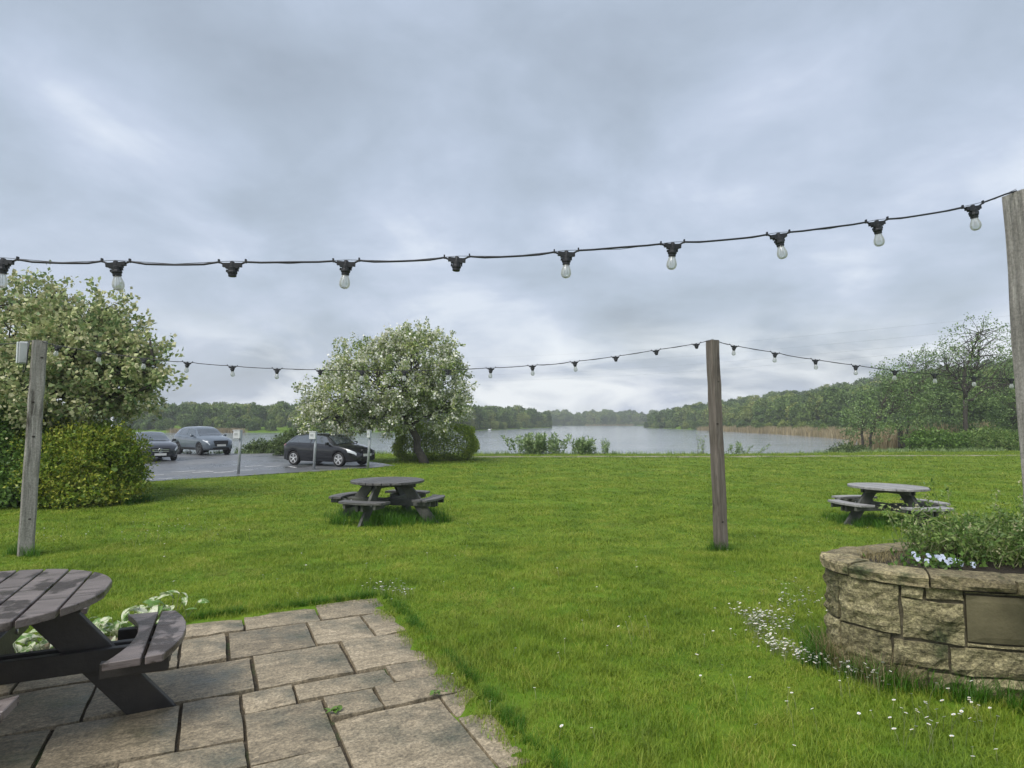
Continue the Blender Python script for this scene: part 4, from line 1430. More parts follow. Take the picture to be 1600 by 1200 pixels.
# supports of the strings outside the picture
off_r = Vector((12.6, 9.6, gz(12.6, 9.6)))
timber_post(off_r, off_r + Vector((0.03, 0, 2.95)), 0.15, R(15), 'timber festoon post at the far right end of the lawn string', M_postbrown, [(.5, .1, 3)])
off_l = Vector((-4.9, 2.55, 0.0))
timber_post(off_l, off_l + Vector((0, 0, 2.75)), 0.15, R(5), 'timber festoon post beyond the dark picnic table', M_post, [(.5, .1, 3)])
off_h = Vector((-12.0, 8.3, gz(-12, 8.3)))
timber_post(off_h, off_h + Vector((0, 0, 2.9)), 0.15, R(5), 'timber festoon post at the outer end of the hedge', M_post, [(.5, .1, 3)])

# junction box on the grey post, with its cable
jb = empty('junction_box', gpost_t + Vector((-0.17, -0.05, -0.17)))
tag(jb, 'pale grey plastic junction box fixed near the top of the grey post', 'junction box')
Mj = Matrix.Rotation(R(38), 3, 'Z')
body = MB().box((0, 0, 0), (0.10, 0.19, 0.30), Mj).build('housing', M_boxw, jb, bevel=0.014)
MB().box(Mj @ Vector((-0.062, 0, 0)), (0.022, 0.175, 0.285), Mj).build('cover', M_white, jb, bevel=0.008)
MB().box(Mj @ Vector((0, -0.10, 0)), (0.08, 0.012, 0.26), Mj).build('cover_seam', M_boxw, body, bevel=0.003)
lp = Vector((0.115, -0.085, 0))
MB().tube([lp + Vector((0.03, 0, 0.16)), lp + Vector((0.02, -.01, 0.0)), lp + Vector((0.01, -.01, -0.16)), lp + Vector((-0.02, 0, -0.25)), lp + Vector((-0.055, .02, -0.26)), lp + Vector((-0.07, .04, -0.20)), lp + Vector((-0.075, .05, -0.145))], 0.006, 6).build('cable', M_cable, jb, smooth=True)

holder_m = None


def holder_mesh():
    """rubber lamp holder hanging from the cable, origin on the cable"""
    m_ = MB()
    m_.lathe([(0.006, 0.014), (0.011, 0.012), (0.013, 0.0), (0.014, -0.012), (0.0215, -0.016), (0.0215, -0.034), (0.0245, -0.038), (0.0245, -0.046), (0.0205, -0.050), (0.0200, -0.062), (0.017, -0.064)], 12)
    # saddle that clamps the flat cable
    m_.box((0, 0, -0.004), (0.092, 0.020, 0.020))
    m_.box((0, 0, -0.015), (0.062, 0.024, 0.014))
    m_.box((0.0262, 0, -0.030), (0.008, 0.010, 0.012))
    m_.box((-0.0262, 0, -0.034), (0.008, 0.010, 0.012))
    return m_


def bulb_mesh():
    m_ = MB()
    m_.lathe([(0.0155, -0.060), (0.0175, -0.068), (0.0215, -0.080), (0.0265, -0.094), (0.0280, -0.106), (0.0265, -0.117), (0.0215, -0.127), (0.0130, -0.133), (0.003, -0.135)], 14)
    return m_


def festoon(name, nodes, bulbs, label, first, last, ext=()):
    """nodes: 3d points of the lamp holders in order; first/last: where the ends are tied"""
    root = empty(name, first)
    tag(root, label, 'string lights')
    O = Vector(first)
    pts = [Vector(first)] + [Vector(p) for p in nodes] + [Vector(last)]
    cab = MB(); wir = MB()
    path, wp = [], []
    dirs = []
    for i, p in enumerate(pts):
        q = p - O
        if 0 < i < len(pts) - 1:
            d = (pts[i + 1] - pts[i - 1]).normalized()
            dirs.append(d)
            path += [q - d * .066 + Vector((0, 0, .012)), q - d * .04, q + d * .04, q + d * .066 + Vector((0, 0, .012))]
            wp += [q + Vector((0, 0, .017))]
        else:
            path.append(q); wp.append(q + Vector((0, 0, .012)))
        if i < len(pts) - 1:
            m1 = pts[i].lerp(pts[i + 1], .5) - O
            dz_ = random.uniform(-.010, .004)
            for f_, g_ in ((.25, .75), (.4, .96), (.5, 1.0), (.6, .96), (.75, .75)):
                path.append(pts[i].lerp(pts[i + 1], f_) - O + Vector((0, 0, .006 + dz_ * g_)))
            wp.append(m1 + Vector((0, 0, .0)))
    cab.tube(path, 0.0052, 6)
    wir.tube(wp, 0.0016, 4)
    cb_ = cab.build('cable', M_cable, root, smooth=True)
    wir.build('support_wire', M_wire, root, smooth=True)
    for i, p in enumerate(nodes):
        d = dirs[i]
        rz = math.atan2(d.y, d.x)
        tl = random.uniform(-.12, .12)
        # cable ties either side of the holder and half way along
        for s in (-.066, .066):
            c = Vector(p) - O + d * s + Vector((0, 0, .012))
            MB().box(c + Vector((0, 0, .004)), (0.007, 0.013, 0.020)).build('cable_tie', M_cable, cb_)
        h = holder_mesh().build('lamp_holder', M_cable, root, smooth=False, bevel=0.0)
        h.location = Vector(p) - O
        h.rotation_euler = (random.uniform(-.08, .08), -math.asin(d.z) * .5 + tl, rz)
        if bulbs[i]:
            bo = bulb_mesh().build('bulb', M_bulb, h, smooth=True)
            fb = MB()
            fb.tube([(-0.004, 0, -0.062), (-0.005, 0, -0.085), (-0.009, 0, -0.112)], 0.0012, 4)
            fb.tube([(0.004, 0, -0.062), (0.005, 0, -0.085), (0.009, 0, -0.112)], 0.0012, 4)
            fb.tube([(-0.009, 0, -0.112), (-0.004, 0, -0.082), (0.0, 0, -0.112), (0.004, 0, -0.082), (0.009, 0, -0.112)], 0.0008, 4)
            fb.build('filament', M_wire, h)
    return root


def line_y(a, b):
    """depth along a plan line a-b for a given pixel column"""
    def f(px):
        m_ = (px - 800) / F
        t = (a.x - m_ * a.y) / (m_ * (b.y - a.y) - (b.x - a.x))
        return a.y + t * (b.y - a.y)
    return f


random.seed(3)
tieR = rpost_t + Vector((-0.06, -0.02, 0.01))
yl = 2.98
La = at_y(5, 408, yl)
fy = line_y(La, Vector((tieR.x, tieR.y, 0)))
near = [(5, 408), (181, 412), (363, 413), (541, 411), (714, 405), (885, 396), (1051, 383), (1216, 368), (1370, 348), (1520, 324)]
nodes = [at_y(px, py, fy(px)) for px, py in near]
stepv = nodes[0] - nodes[1]
ext = []
for k in range(1, 5):
    q = nodes[0] + Vector((stepv.x, stepv.y, 0)) * k
    q.z = nodes[0].z + 0.02 * k + 0.015 * k * k
    ext.append(q)
ext = ext[::-1]
endL = off_l + Vector((0, 0, 2.72))
# the far left end turns to its own post
nodes_all = [q for q in ext if q.x > off_l.x + .15] + nodes
bul = [True] * (len(nodes_all) - len(nodes)) + [True, True, False, True, False, True, True, True, True, True]
festoon('festoon_lights', nodes_all, bul, 'festoon string hung high above the paving, tied to the tall post by the planter', (off_l.x, off_l.y + .06, 2.74), tieR)

gl = gpost_t + Vector((0, -0.05, 0.008)); br_ = bpost_t + Vector((0, -.03, 0.008))
fy = line_y(Vector((gl.x, gl.y)), Vector((br_.x, br_.y)))
farL = [(90, 541), (156, 551), (225, 561), (293, 567), (363, 573), (433, 577), (500, 579), (566, 580), (632, 580), (700, 579), (767, 576), (832, 572), (898, 566), (962, 558), (1025, 548), (1088, 538)]
nodesL = [at_y(px, py, fy(px)) for px, py in farL]
bl = [1, 1, 1, 1, 1, 1, 0, 1, 1, 1, 1, 1, 1, 0, 0, 0]
festoon('festoon_lights', nodesL, bl, 'festoon string spanning the lawn from the grey post to the brown post', gl, br_)
br2 = bpost_t + Vector((0.02, .03, 0.010))
fy = line_y(Vector((br2.x, br2.y)), Vector((off_r.x, off_r.y)))
farR = [(1147, 541), (1211, 552), (1274, 563), (1337, 572), (1398, 580), (1460, 585), (1522, 590), (1580, 593)]
nodesR = [at_y(px, py, fy(px)) for px, py in farR]
last = nodesR[-1]
dv = nodesR[-1] - nodesR[-2]
k = 1
while True:
    q = last + Vector((dv.x, dv.y, 0)).normalized() * 0.6 * k
    if q.x > off_r.x - .2:
        break
    t = (q.x - last.x) / (off_r.x - last.x)
    q.z = last.z + (off_r.z + 2.9 - last.z) * t ** 1.8
    nodesR.append(q); k += 1
festoon('festoon_lights', nodesR, [1] * len(nodesR), 'festoon string running from the brown post towards the alders', br2, off_r + Vector((0.02, -.02, 2.96)))
gl2 = gpost_t + Vector((-.05, .02, 0.012))
nl = []
for k in range(1, 8):
    t = k / 8.3
    q = gl2.lerp(off_h + Vector((0, 0, 2.9)), t); q.z -= 0.22 * math.sin(PI * t)
    nl.append(q)
festoon('festoon_lights', nl, [1] * len(nl), 'festoon string leaving the grey post along the front of the hedge', gl2, off_h + Vector((0, 0, 2.91)))

# ------------------------------------------------------------------ stone planter
pl = empty('stone_planter', (PLC[0], PLC[1], 0))
tag(pl, 'raised oval planter of rough sandstone blocks with a coping and blank plaque', 'planter')


def ell(a, off=0.0):
    """point on the planter outline at angle a, moved outwards by off"""
    n_ = Vector((math.cos(a) / PLR[0], math.sin(a) / PLR[1], 0)).normalized()
    return Vector((PLR[0] * math.cos(a), PLR[1] * math.sin(a), 0)) + n_ * off, n_


def px_ang(px):
    """angle on the front of the planter under a pixel column"""
    best = None
    for i in range(1440):
        a = PI + PI * 0.62 * i / 1440 - 0.25
        p, n_ = ell(a)
        x, y = p.x + PLC[0], p.y + PLC[1]
        q = 800 + F * x / y
        if n_.dot(Vector((x, y, 0))) < 0:       # faces the camera
            if best is None or abs(q - px) < best[0]:
                best = (abs(q - px), a)
    return best[1]


core = MB()
core.prism([tuple(ell(2 * PI * k / 40, -0.022)[0][:2]) for k in range(40)], -0.2, 0.655)
core.build('mortar_core', M_mortar, pl)


def arc_stone(a0, a1, z0, z1, depth, name, mt, seed, rough=0.036, inner=-0.06, joint=0.008, flatf=False, jag=0.012, nu=None):
    """one block following the curve of the wall with a rough split face"""
    so = Vector((seed * 3.17, seed * 1.31, seed * 0.7))
    ln = (ell(a1)[0] - ell(a0)[0]).length
    nu = nu or max(4, min(12, int(ln / 0.035)))
    nv = max(3, min(9, int((z1 - z0) / 0.035)))
    ja = joint / max(ln, .01) * (a1 - a0)
    vs, fs = [], []
    for j in range(nv + 1):
        for i in range(nu + 1):
            s, t = i / nu, j / nv
            a = a0 + ja + (a1 - a0 - 2 * ja) * s
            z = z0 + joint + (z1 - z0 - 2 * joint) * t
            e = min(s, 1 - s) * ln / 0.04
            e2 = min(t, 1 - t) * (z1 - z0) / 0.04
            q = min(1, e) * min(1, e2)
            nz_ = abs(noise.noise(Vector((a * 8, z * 11, 0)) + so)) * 1.6 - .5 + .5 * noise.noise(Vector((a * 19, z * 26, 3)) + so) + .25 * noise.noise(Vector((a * 40, z * 60, 3)) + so)
            off = depth * (0.35 + .65 * q) + (0 if flatf else rough * nz_ * (0.4 + 0.6 * q))
            if i in (0, nu):
                a += (jag / max(ln, .1)) * (a1 - a0) * noise.noise(Vector((z * 14, i, 7)) + so)
            if j in (0, nv):
                z += jag * noise.noise(Vector((a * 7, j, 9)) + so)
            p, n_ = ell(a, off)
            vs.append((p.x, p.y, z))
    for j in range(nv):
        for i in range(nu):
            q = j * (nu + 1) + i
            fs.append((q, q + 1, q + nu + 2, q + nu + 1))
    rim = [i for i in range(nu + 1)] + [j * (nu + 1) + nu for j in range(1, nv + 1)] + [nv * (nu + 1) + i for i in range(nu - 1, -1, -1)] + [j * (nu + 1) for j in range(nv - 1, 0, -1)]
    bs = len(vs)
    for i in rim:
        x, y, z = vs[i]
        a = math.atan2(y / PLR[1], x / PLR[0])
        p, n_ = ell(a, inner)
        vs.append((p.x, p.y, z))
    m_ = len(rim)
    for i in range(m_):
        fs.append((rim[i], bs + i, bs + (i + 1) % m_, rim[(i + 1) % m_]))
    o = MB().add(vs, fs).build(name, mt, pl, smooth=False)
    return o


random.seed(12)
fa = {px: px_ang(px) for px in (1283, 1302, 1334, 1380, 1385, 1395, 1432, 1467, 1493, 1499, 1590, 1600)}
A_end = fa[1600]
Z1, Z2, Z3, ZT = -0.04, 0.135, 0.305, 0.652
front = [(fa[1283] - .02, fa[1302], 0.33, ZT), (fa[1302], fa[1395], 0.325, ZT), (fa[1395], fa[1432], 0.565, ZT), (fa[1432], fa[1493], 0.575, ZT), (fa[1395], fa[1493], 0.305, 0.57),
         (fa[1283] - .02, fa[1302], 0.13, 0.33), (fa[1302], fa[1380], 0.10, 0.325), (fa[1380], fa[1467], 0.135, 0.305), (fa[1467], A_end, 0.13, 0.30),
         (fa[1283] - .02, fa[1334], -0.1, 0.13), (fa[1334], fa[1385], -0.1, 0.115), (fa[1385], fa[1432], -0.1, 0.132), (fa[1432], fa[1499], -0.1, 0.125), (fa[1499], A_end, -0.1, 0.128)]
for k, (a0, a1, z0, z1) in enumerate(front):
    arc_stone(a0, a1, z0, z1, random.uniform(0.012, 0.03), 'stone', M_stone, k + 1)
# the rest of the way round
amin = fa[1283] - .02
for (z0, z1) in ((-0.1, 0.13), (0.13, 0.31), (0.31, ZT)):
    a = A_end + (0.62 if z0 > .3 else 0)
    while a < amin + 2 * PI - 0.02:
        st_ = random.uniform(0.18, 0.42)
        b_ = min(a + st_, amin + 2 * PI)
        if amin + 2 * PI - b_ < 0.09:
            b_ = amin + 2 * PI
        arc_stone(a, b_, z0, z1, random.uniform(0.01, 0.03), 'stone', M_stone, random.randint(30, 900))
        a = b_
# smooth plaque let into the upper course
pq = arc_stone(fa[1493] + .004, A_end + 0.60, 0.335, 0.625, 0.012, 'plaque', M_plaque, 77, flatf=True, jag=0.0, joint=0.004)
pq['label'] = 'smooth blank stone plaque let into the planter'
arc_stone(fa[1493], A_end + 0.62, 0.300, 0.333, 0.014, 'stone', M_stone, 78)
arc_stone(fa[1493], A_end + 0.62, 0.627, ZT, 0.012, 'stone', M_stone, 79)
# coping: flat slabs overhanging slightly, uneven
a = 0.2
k = 0
while a < 2 * PI + 0.2 - 0.02:
    st_ = random.uniform(0.36, 0.62)
    b_ = min(a + st_, 2 * PI + 0.2)
    if 2 * PI + .2 - b_ < .12:
        b_ = 2 * PI + .2
    nseg = 9
    dz = random.uniform(-.006, .008)
    vs, fs = [], []
    so = Vector((k * 2.7, k, 0))
    th = 0.080
    for i in range(nseg + 1):
        t = a + 0.006 + (b_ - a - 0.012) * i / nseg
        prof = [(-0.235, 0.652), (-0.24, 0.652 + th - .006), (-0.16, 0.652 + th + 0.004), (-0.06, 0.652 + th), (0.022, 0.652 + th - 0.006), (0.040, 0.652 + th * .72), (0.036, 0.652 + th * .3), (0.03, 0.652)]
        for j, (o_, z) in enumerate(prof):
            nz_ = noise.noise(Vector((t * 7, j * .9, 1)) + so) + .7 * noise.noise(Vector((t * 21, j * 1.7, 4)) + so)
            # the inner offset has to stay inside the short axis
            p, n_ = ell(t, (o_ + 0.020 * nz_) if o_ > 0 else o_ * 0.9 + .01 * nz_)
            vs.append((p.x, p.y, z + dz + (0.010 * nz_ if j not in (0, 7) else 0.002)))
    m_ = 8
    for i in range(nseg):
        for j in range(m_):
            fs.append((i * m_ + j, i * m_ + (j + 1) % m_, (i + 1) * m_ + (j + 1) % m_, (i + 1) * m_ + j))
    fs.append(tuple(range(m_))); fs.append(tuple(nseg * m_ + j for j in range(m_ - 1, -1, -1)))
    MB().add(vs, fs).build('coping_stone', M_coping, pl)
    a = b_
    k += 1
soil = MB()
n = 36
ringv = [(*(ell(2 * PI * k / n, -0.20)[0][:2]), 0.70) for k in range(n)]
ring2 = [(p[0] * .5, p[1] * .5, 0.735) for p in ringv]
soil.add([(0, 0, .74)] + ring2 + ringv, [(0, 1 + k, 1 + (k + 1) % n) for k in range(n)] + [(1 + k, 1 + n + k, 1 + n + (k + 1) % n, 1 + (k + 1) % n) for k in range(n)])
soil.build('soil', M_earth, pl, smooth=True)

# overgrown weeds filling the planter, sprawling to the right
rg = np.random.default_rng(88)
random.seed(88)
LV, LD = [], []
stk = MB()
heads = []
for k in range(430):
    a = random.uniform(0, 2 * PI); r = math.sqrt(random.random())
    x = PLC[0] + 0.18 + 0.95 * r * math.cos(a); y = PLC[1] + 0.34 * r * math.sin(a)
    if x < 3.02 and y < 4.45 and random.random() < .8:
        continue
    right = (x - 2.8) / 1.6
    h = random.uniform(0.10, 0.40) * (1.0 + .25 * math.sin(x * 5))
    if random.random() < .13:
        h *= 1.5
    tip = Vector((x + random.gauss(-.04, .16), y + random.gauss(-.02, .13), 0.72 + h))
    pts = limb_path((x, y, 0.70), tip, 0.12, 4, .07)
    stk.tube(pts, [.0032, .0028, .0022, .0016, .0008], 3, False)
    for _ in range(34):
        t = random.uniform(.1, 1)
        i = min(3, int(t * 4))
        q = pts[i].lerp(pts[i + 1], t * 4 - i)
        LV.append(np.array(q) + rg.normal(0, .022, 3)); LD.append(rg.normal(0, 1, 3) + np.array([0, 0, .4]))
    if random.random() < .30:
        heads.append(tip)
we = stuff(empty('planter_weeds', (0, 0, 0)), 'tangle of overgrown green weeds sprawling out of the stone planter', 'weeds')
V, Q = leaf_quads(np.array(LV), np.array(LD), 0.036, 0.36, rg)
stuff(np_mesh('weed_leaves', V, Q, M_weed, we))
stuff(stk.build('weed_stalks', M_stalk, we, fix=False))
hv, hd = [], []
for t_ in heads:
    for _ in range(9):
        hv.append(np.array(t_) + rg.normal(0, .012, 3)); hd.append(rg.normal(0, 1, 3))
V, Q = leaf_quads(np.array(hv), np.array(hd), 0.016, 0.8, rg)
stuff(np_mesh('weed_flowers', V, Q, M_budl, we))

V, Q, nb = [], [], 0
for k in range(46):
    a = random.uniform(0, 2 * PI); q_ = math.sqrt(random.random())
    v, q = blades(9, 0.05, 0.03, 0.11, 0.004, 1.4, rg)
    v = v + np.array([2.78 + .26 * q_ * math.cos(a), 4.50 + .22 * q_ * math.sin(a), 0.71])
    V.append(v); Q.append(q + nb); nb += len(v)
stuff(np_mesh('weed_straw', np.concatenate(V), np.concatenate(Q), M_drygrass, we))

# pale blue pansies near the end of the planter
pan = empty('pansy_plant', (2.87, 4.22, 0.71))
tag(pan, 'clump of pale blue and white pansies in the stone planter', 'pansies')
rg = np.random.default_rng(5)
pos = rg.normal(0, 1, (240, 3)) * np.array([.13, .07, .028]) + np.array([0, 0, .05])
V, Q = leaf_quads(pos, rg.normal(0, 1, (240, 3)) + np.array([0, -.3, .8]), 0.04, 0.55, rg)
np_mesh('leaves', V, Q, M_hedg, pan)
random.seed(4)
for k in range(15):
    x = -.16 + .36 * k / 14 + random.gauss(0, .015)
    y = -.07 + random.gauss(0, .045) - 0.03 * (k / 14)
    z = .085 + random.uniform(-.02, .03) - .03 * (k / 14)
    m_ = MB()
    c = Vector((x, y, z))
    fwd = Vector((random.uniform(-.5, .2), -1, random.uniform(.1, .9))).normalized()
    sd = fwd.cross(Vector((0, 0, 1))).normalized(); up_ = sd.cross(fwd)
    for j, (an, rr) in enumerate(((90 + 28, .017), (90 - 28, .017), (180 + 10, .015), (-10, .015), (270, .019))):
        dd = sd * math.cos(R(an)) + up_ * math.sin(R(an))
        pc_ = c + dd * rr * .62 + fwd * (.001 * j)
        ex = dd.cross(fwd)
        vs = [c] + [pc_ + dd * rr * .6 * math.cos(t) + ex * rr * .62 * math.sin(t) + fwd * .002 * math.sin(2 * t) for t in (PI * .62, PI * .3, 0, -PI * .3, -PI * .62)]
        m_.add(vs, [(0, 1, 2), (0, 2, 3), (0, 3, 4), (0, 4, 5)])
    fl = m_.build('flower', M_pansy, pan, fix=False)

# ------------------------------------------------------------------ cream edged leafy plant at the edge of the paving
hp = empty('variegated_plant', (-3.05, 5.25, -0.02))
tag(hp, 'low leafy plant with cream and green leaves at the paving edge behind the dark table', 'plant')
random.seed(31)
leafmeshes = []
for k in range(4):
    n = 6
    vs, fs = [], []
    Ll = 0.105
    for i in range(n + 1):
        t = i / n
        wdt = 0.030 * math.sin(PI * min(1, t * 0.94 + 0.05)) ** 0.75
        z = 0.05 * t - 0.075 * t * t * (0.6 + .25 * k)
        vs += [(Ll * t, -wdt, z + .010), (Ll * t, 0, z), (Ll * t, wdt, z + .010)]
    for i in range(n):
        for j in range(2):
            q = i * 3 + j
            fs.append((q, q + 3, q + 4, q + 1))
    leafmeshes.append(MB().add(vs, fs))
protos = []
stems = MB()
cnt = 0
for k in range(150):
    u = random.uniform(-2.95, -1.75); v = random.gauss(0.16, 0.17)
    if k < 26:
        u = random.gauss(-1.86, .13); v = random.gauss(-.12, .10)
    q = PO + PU * u + PV * v
    h = random.uniform(.06, .15) + 0.14 * random.random() if k < 26 else random.uniform(.04, .13)
    loc = Vector((q[0], q[1], h)) - hp.location
    loc.z = h
    if k < 4:
        o = leafmeshes[k].build('leaf', M_hosta, hp, smooth=True, fix=False)
        protos.append(o)
    else:
        o = protos[k % 4].copy()
        COL.objects.link(o)
    o.location = loc
    o.rotation_euler = (random.gauss(0, .35), random.gauss(0.1, .4), random.uniform(0, 2 * PI))
    s = random.uniform(.75, 1.35)
    o.scale = (s, s, s)
    stems.tube([(loc.x + random.gauss(0, .03), loc.y + random.gauss(0, .03), -.01), (loc.x, loc.y, h)], .0025, 4, False)
stems.build('stems', M_stalk, hp, fix=False)

# dock leaves pushing up through the paving joints
for k, (px, py, sc) in enumerate([(520, 1113, .5), (683, 1085, .42)]):
    d = ray(px, py); t = -EYE / d[2]
    c = Vector((d[0] * t, d[1] * t, 0.0))
    wp_ = empty('joint_weed', c)
    tag(wp_, ['small green weed rooted in the joint by the square slab', 'tiny green weed in the joint near the lawn edge of the paving'][k], 'weed')
    for j in range(6):
        o = protos[j % 4].copy()
        o.data = o.data.copy(); o.data.materials[0] = M_hedg
        COL.objects.link(o)
        o.parent = wp_
        o.location = (random.gauss(0, .02), random.gauss(0, .015), .006)
        o.rotation_euler = (random.gauss(0, .3), random.uniform(-.5, 0), j * 1.1 + random.gauss(0, .3))
        o.scale = (sc, sc, sc)


# ------------------------------------------------------------------ cars
def lerp_tab(tab):
    X = np.array([t[0] for t in tab], float); Y = np.array([t[1] for t in tab], float)

    def f(x):
        # smooth (monotone cubic like) interpolation through the table
        i = int(np.clip(np.searchsorted(X, x) - 1, 0, len(X) - 2))
        t = np.clip((x - X[i]) / (X[i + 1] - X[i]), 0, 1)

        def m(j):
            if j == 0 or j == len(X) - 1:
                return 0.0 if j else (Y[1] - Y[0]) / (X[1] - X[0])
            a_ = (Y[j] - Y[j - 1]) / (X[j] - X[j - 1]); b_ = (Y[j + 1] - Y[j]) / (X[j + 1] - X[j])
            return 0.0 if a_ * b_ <= 0 else 2 * a_ * b_ / (a_ + b_)
        h = X[i + 1] - X[i]
        t2, t3 = t * t, t * t * t
        return (2 * t3 - 3 * t2 + 1) * Y[i] + (t3 - 2 * t2 + t) * h * m(i) + (-2 * t3 + 3 * t2) * Y[i + 1] + (t3 - t2) * h * m(i + 1)
    return f


def make_car(S, loc, rz, label, paint, rimmat, star=False):
    root = empty('car', loc, rz)
    tag(root, label, 'car')
    Lh = S['L'] / 2
    top, belt, hw, tw = (lerp_tab(S[k]) for k in ('top', 'belt', 'hw', 'tw'))
    xf, xr, wr, ar = S['xf'], S['xr'], S['wr'], S['wr'] + 0.055
    sill = S['sill']

    def zbot(x):
        z = sill + 0.10 * max(0, (abs(x) - (Lh - .35)) / .35)
        for c in (xf, xr):
            d_ = abs(x - c)
            if d_ < ar:
                z = max(z, wr + math.sqrt(ar * ar - d_ * d_) * 0.98)
        return z

    def ring(x):
        zt, zb, h, t_ = top(x), belt(x), hw(x), tw(x)
        zb = min(zb, zt - 0.015)
        zl = min(zbot(x), zb - 0.05)
        zs = sill
        mid = zs + 0.45 * (zb - zs)
        mid = max(mid, zl + 0.01)
        return [(h * 0.93 if zl < sill + .05 else h * 0.985, zl), (h * 1.0, mid), (h * 0.985, zb - 0.075 if zb - .075 > mid else mid + (zb - mid) * .5), (h * 0.945, zb),
                (max(t_, 0.2), zt - 0.045 if zt - zb > .12 else zb + (zt - zb) * .5), (max(t_, .2) * 0.86, zt - 0.008), (0.0, zt + 0.012)]

    def surf(x, t):
        r_ = ring(x)
        i = int(min(max(math.floor(t), 0), 5))
        f = t - i
        a_, b_ = r_[i], r_[i + 1]
        return a_[0] + (b_[0] - a_[0]) * f, a_[1] + (b_[1] - a_[1]) * f

    stn = sorted(set([round(v, 3) for v in list(np.linspace(-Lh, Lh, 64))] + [round(c + ar * k, 3) for c in (xf, xr) for k in (-1.0, -.98, -.9, -.75, -.5, 0, .5, .75, .9, .98, 1.0)]))
    T = [0, .5, 1, 1.5, 2, 2.5, 3, 3.5, 4, 4.5, 5, 5.5, 6]
    m_ = MB()
    vs, fs = [], []
    for x in stn:
        half = [surf(x, t) for t in T]
        full = [(x, -y, z) for y, z in half] + [(x, y, z) for y, z in reversed(half[:-1])]
        vs += full
    nr = 2 * len(T) - 1
    for i in range(len(stn) - 1):
        for k in range(nr - 1):
            fs.append((i * nr + k, i * nr + k + 1, (i + 1) * nr + k + 1, (i + 1) * nr + k))
        fs.append((i * nr, (i + 1) * nr, (i + 1) * nr + nr - 1, i * nr + nr - 1))
    fs.append(tuple(range(nr))); fs.append(tuple((len(stn) - 1) * nr + k for k in range(nr - 1, -1, -1)))
    m_.add(vs, fs)
    body = m_.build('body', paint, root, smooth=True)

    def patch(name, mt, x0, x1, t0, t1, sgn, off=0.007, nu=8, nv=4, par=None, x0t=None, x1t=None):
        """panel lying on the body surface; x limits may slope between t0 and t1"""
        x0t = x0 if x0t is None else x0t
        x1t = x1 if x1t is None else x1t
        vs, fs = [], []
        for j in range(nv + 1):
            t = t0 + (t1 - t0) * j / nv
            a_ = x0 + (x0t - x0) * j / nv; b_ = x1 + (x1t - x1) * j / nv
            for i in range(nu + 1):
                x = a_ + (b_ - a_) * i / nu
                y, z = surf(x, t)
                e = 1e-2
                y2, z2 = surf(x, min(t + e, 6)); y3, z3 = surf(min(x + e, Lh), t); y4, z4 = surf(max(x - e, -Lh), t)
                du = Vector((2 * e, y3 - y4, z3 - z4)); dt = Vector((0, y2 - y, z2 - z))
                if t > 5.98:
                    dt = Vector((0, -1, 0))
                nrm = du.cross(dt)
                nrm = nrm.normalized() if nrm.length > 1e-9 else Vector((0, 1, 0))
                if nrm.y < 0 and t < 4.5:
                    nrm = -nrm
                if t >= 4.5 and nrm.z < 0:
                    nrm = -nrm
                p = Vector((x, y, z)) + nrm * off
                vs.append((p.x, p.y * sgn, p.z))
        for j in range(nv):
            for i in range(nu):
                q = j * (nu + 1) + i
                fs.append((q, q + 1, q + nu + 2, q + nu + 1))
        return MB().add(vs, fs).build(name, mt, par or root, smooth=True)

    def across(name, mt, x0, x1, t0, par=None):
        """glass that crosses the car from one pillar to the other"""
        vs, fs = [], []
        nu, nv = 8, 10
        for j in range(nv + 1):
            s = -1 + 2 * j / nv
            t = 6 - abs(s) * (6 - t0)
            for i in range(nu + 1):
                x = x0 + (x1 - x0) * i / nu
                y, z = surf(x, t)
                vs.append((x + (0.012 if x0 > 0 else -0.012), y * (1 if s > 0 else -1), z + 0.012))
        for j in range(nv):
            for i in range(nu):
                q = j * (nu + 1) + i
                fs.append((q, q + 1, q + nu + 2, q + nu + 1))
        return MB().add(vs, fs).build(name, mt, par or root, smooth=True)

    for sgn in (-1, 1):
        for (x0, x1, x0t, x1t) in S['windows']:
            patch('side_window', M_cglass, x0, x1, 3.10, 3.90, sgn, x0t=x0t, x1t=x1t)
        patch('headlight', M_lamp, S['hl'][0], S['hl'][1], S['hl'][2], S['hl'][3], sgn, off=0.012, x0t=S['hl'][0] - .08)
        patch('tail_light', M_tail, -Lh + .03, -Lh + .26, 2.0, 2.95, sgn, off=0.012)
        patch('sill_trim', M_trim if S.get('clad') else paint, xr + ar + .04, xf - ar - .04, 0.02, 0.40, sgn, off=0.012)
        for xd in S['doors']:
            patch('door_gap', M_trim, xd, xd + 0.012, 0.5, 2.98, sgn, off=0.003, nu=1, nv=8)
        for xd in S['handles']:
            y, z = surf(xd, 2.3)
            MB().box((xd, sgn * (y + .018), z), (0.17, 0.022, 0.028)).build('door_handle', paint, root, bevel=.006)
        y, z = surf(S['mx'], 3.05)
        mm = MB()
        mm.box((S['mx'] - .03, sgn * (y + .13), z + .06), (0.11, 0.19, 0.13))
        mm.box((S['mx'], sgn * (y + .03), z + .01), (0.07, 0.10, 0.04))
        mm.build('wing_mirror', paint, root, bevel=.025)
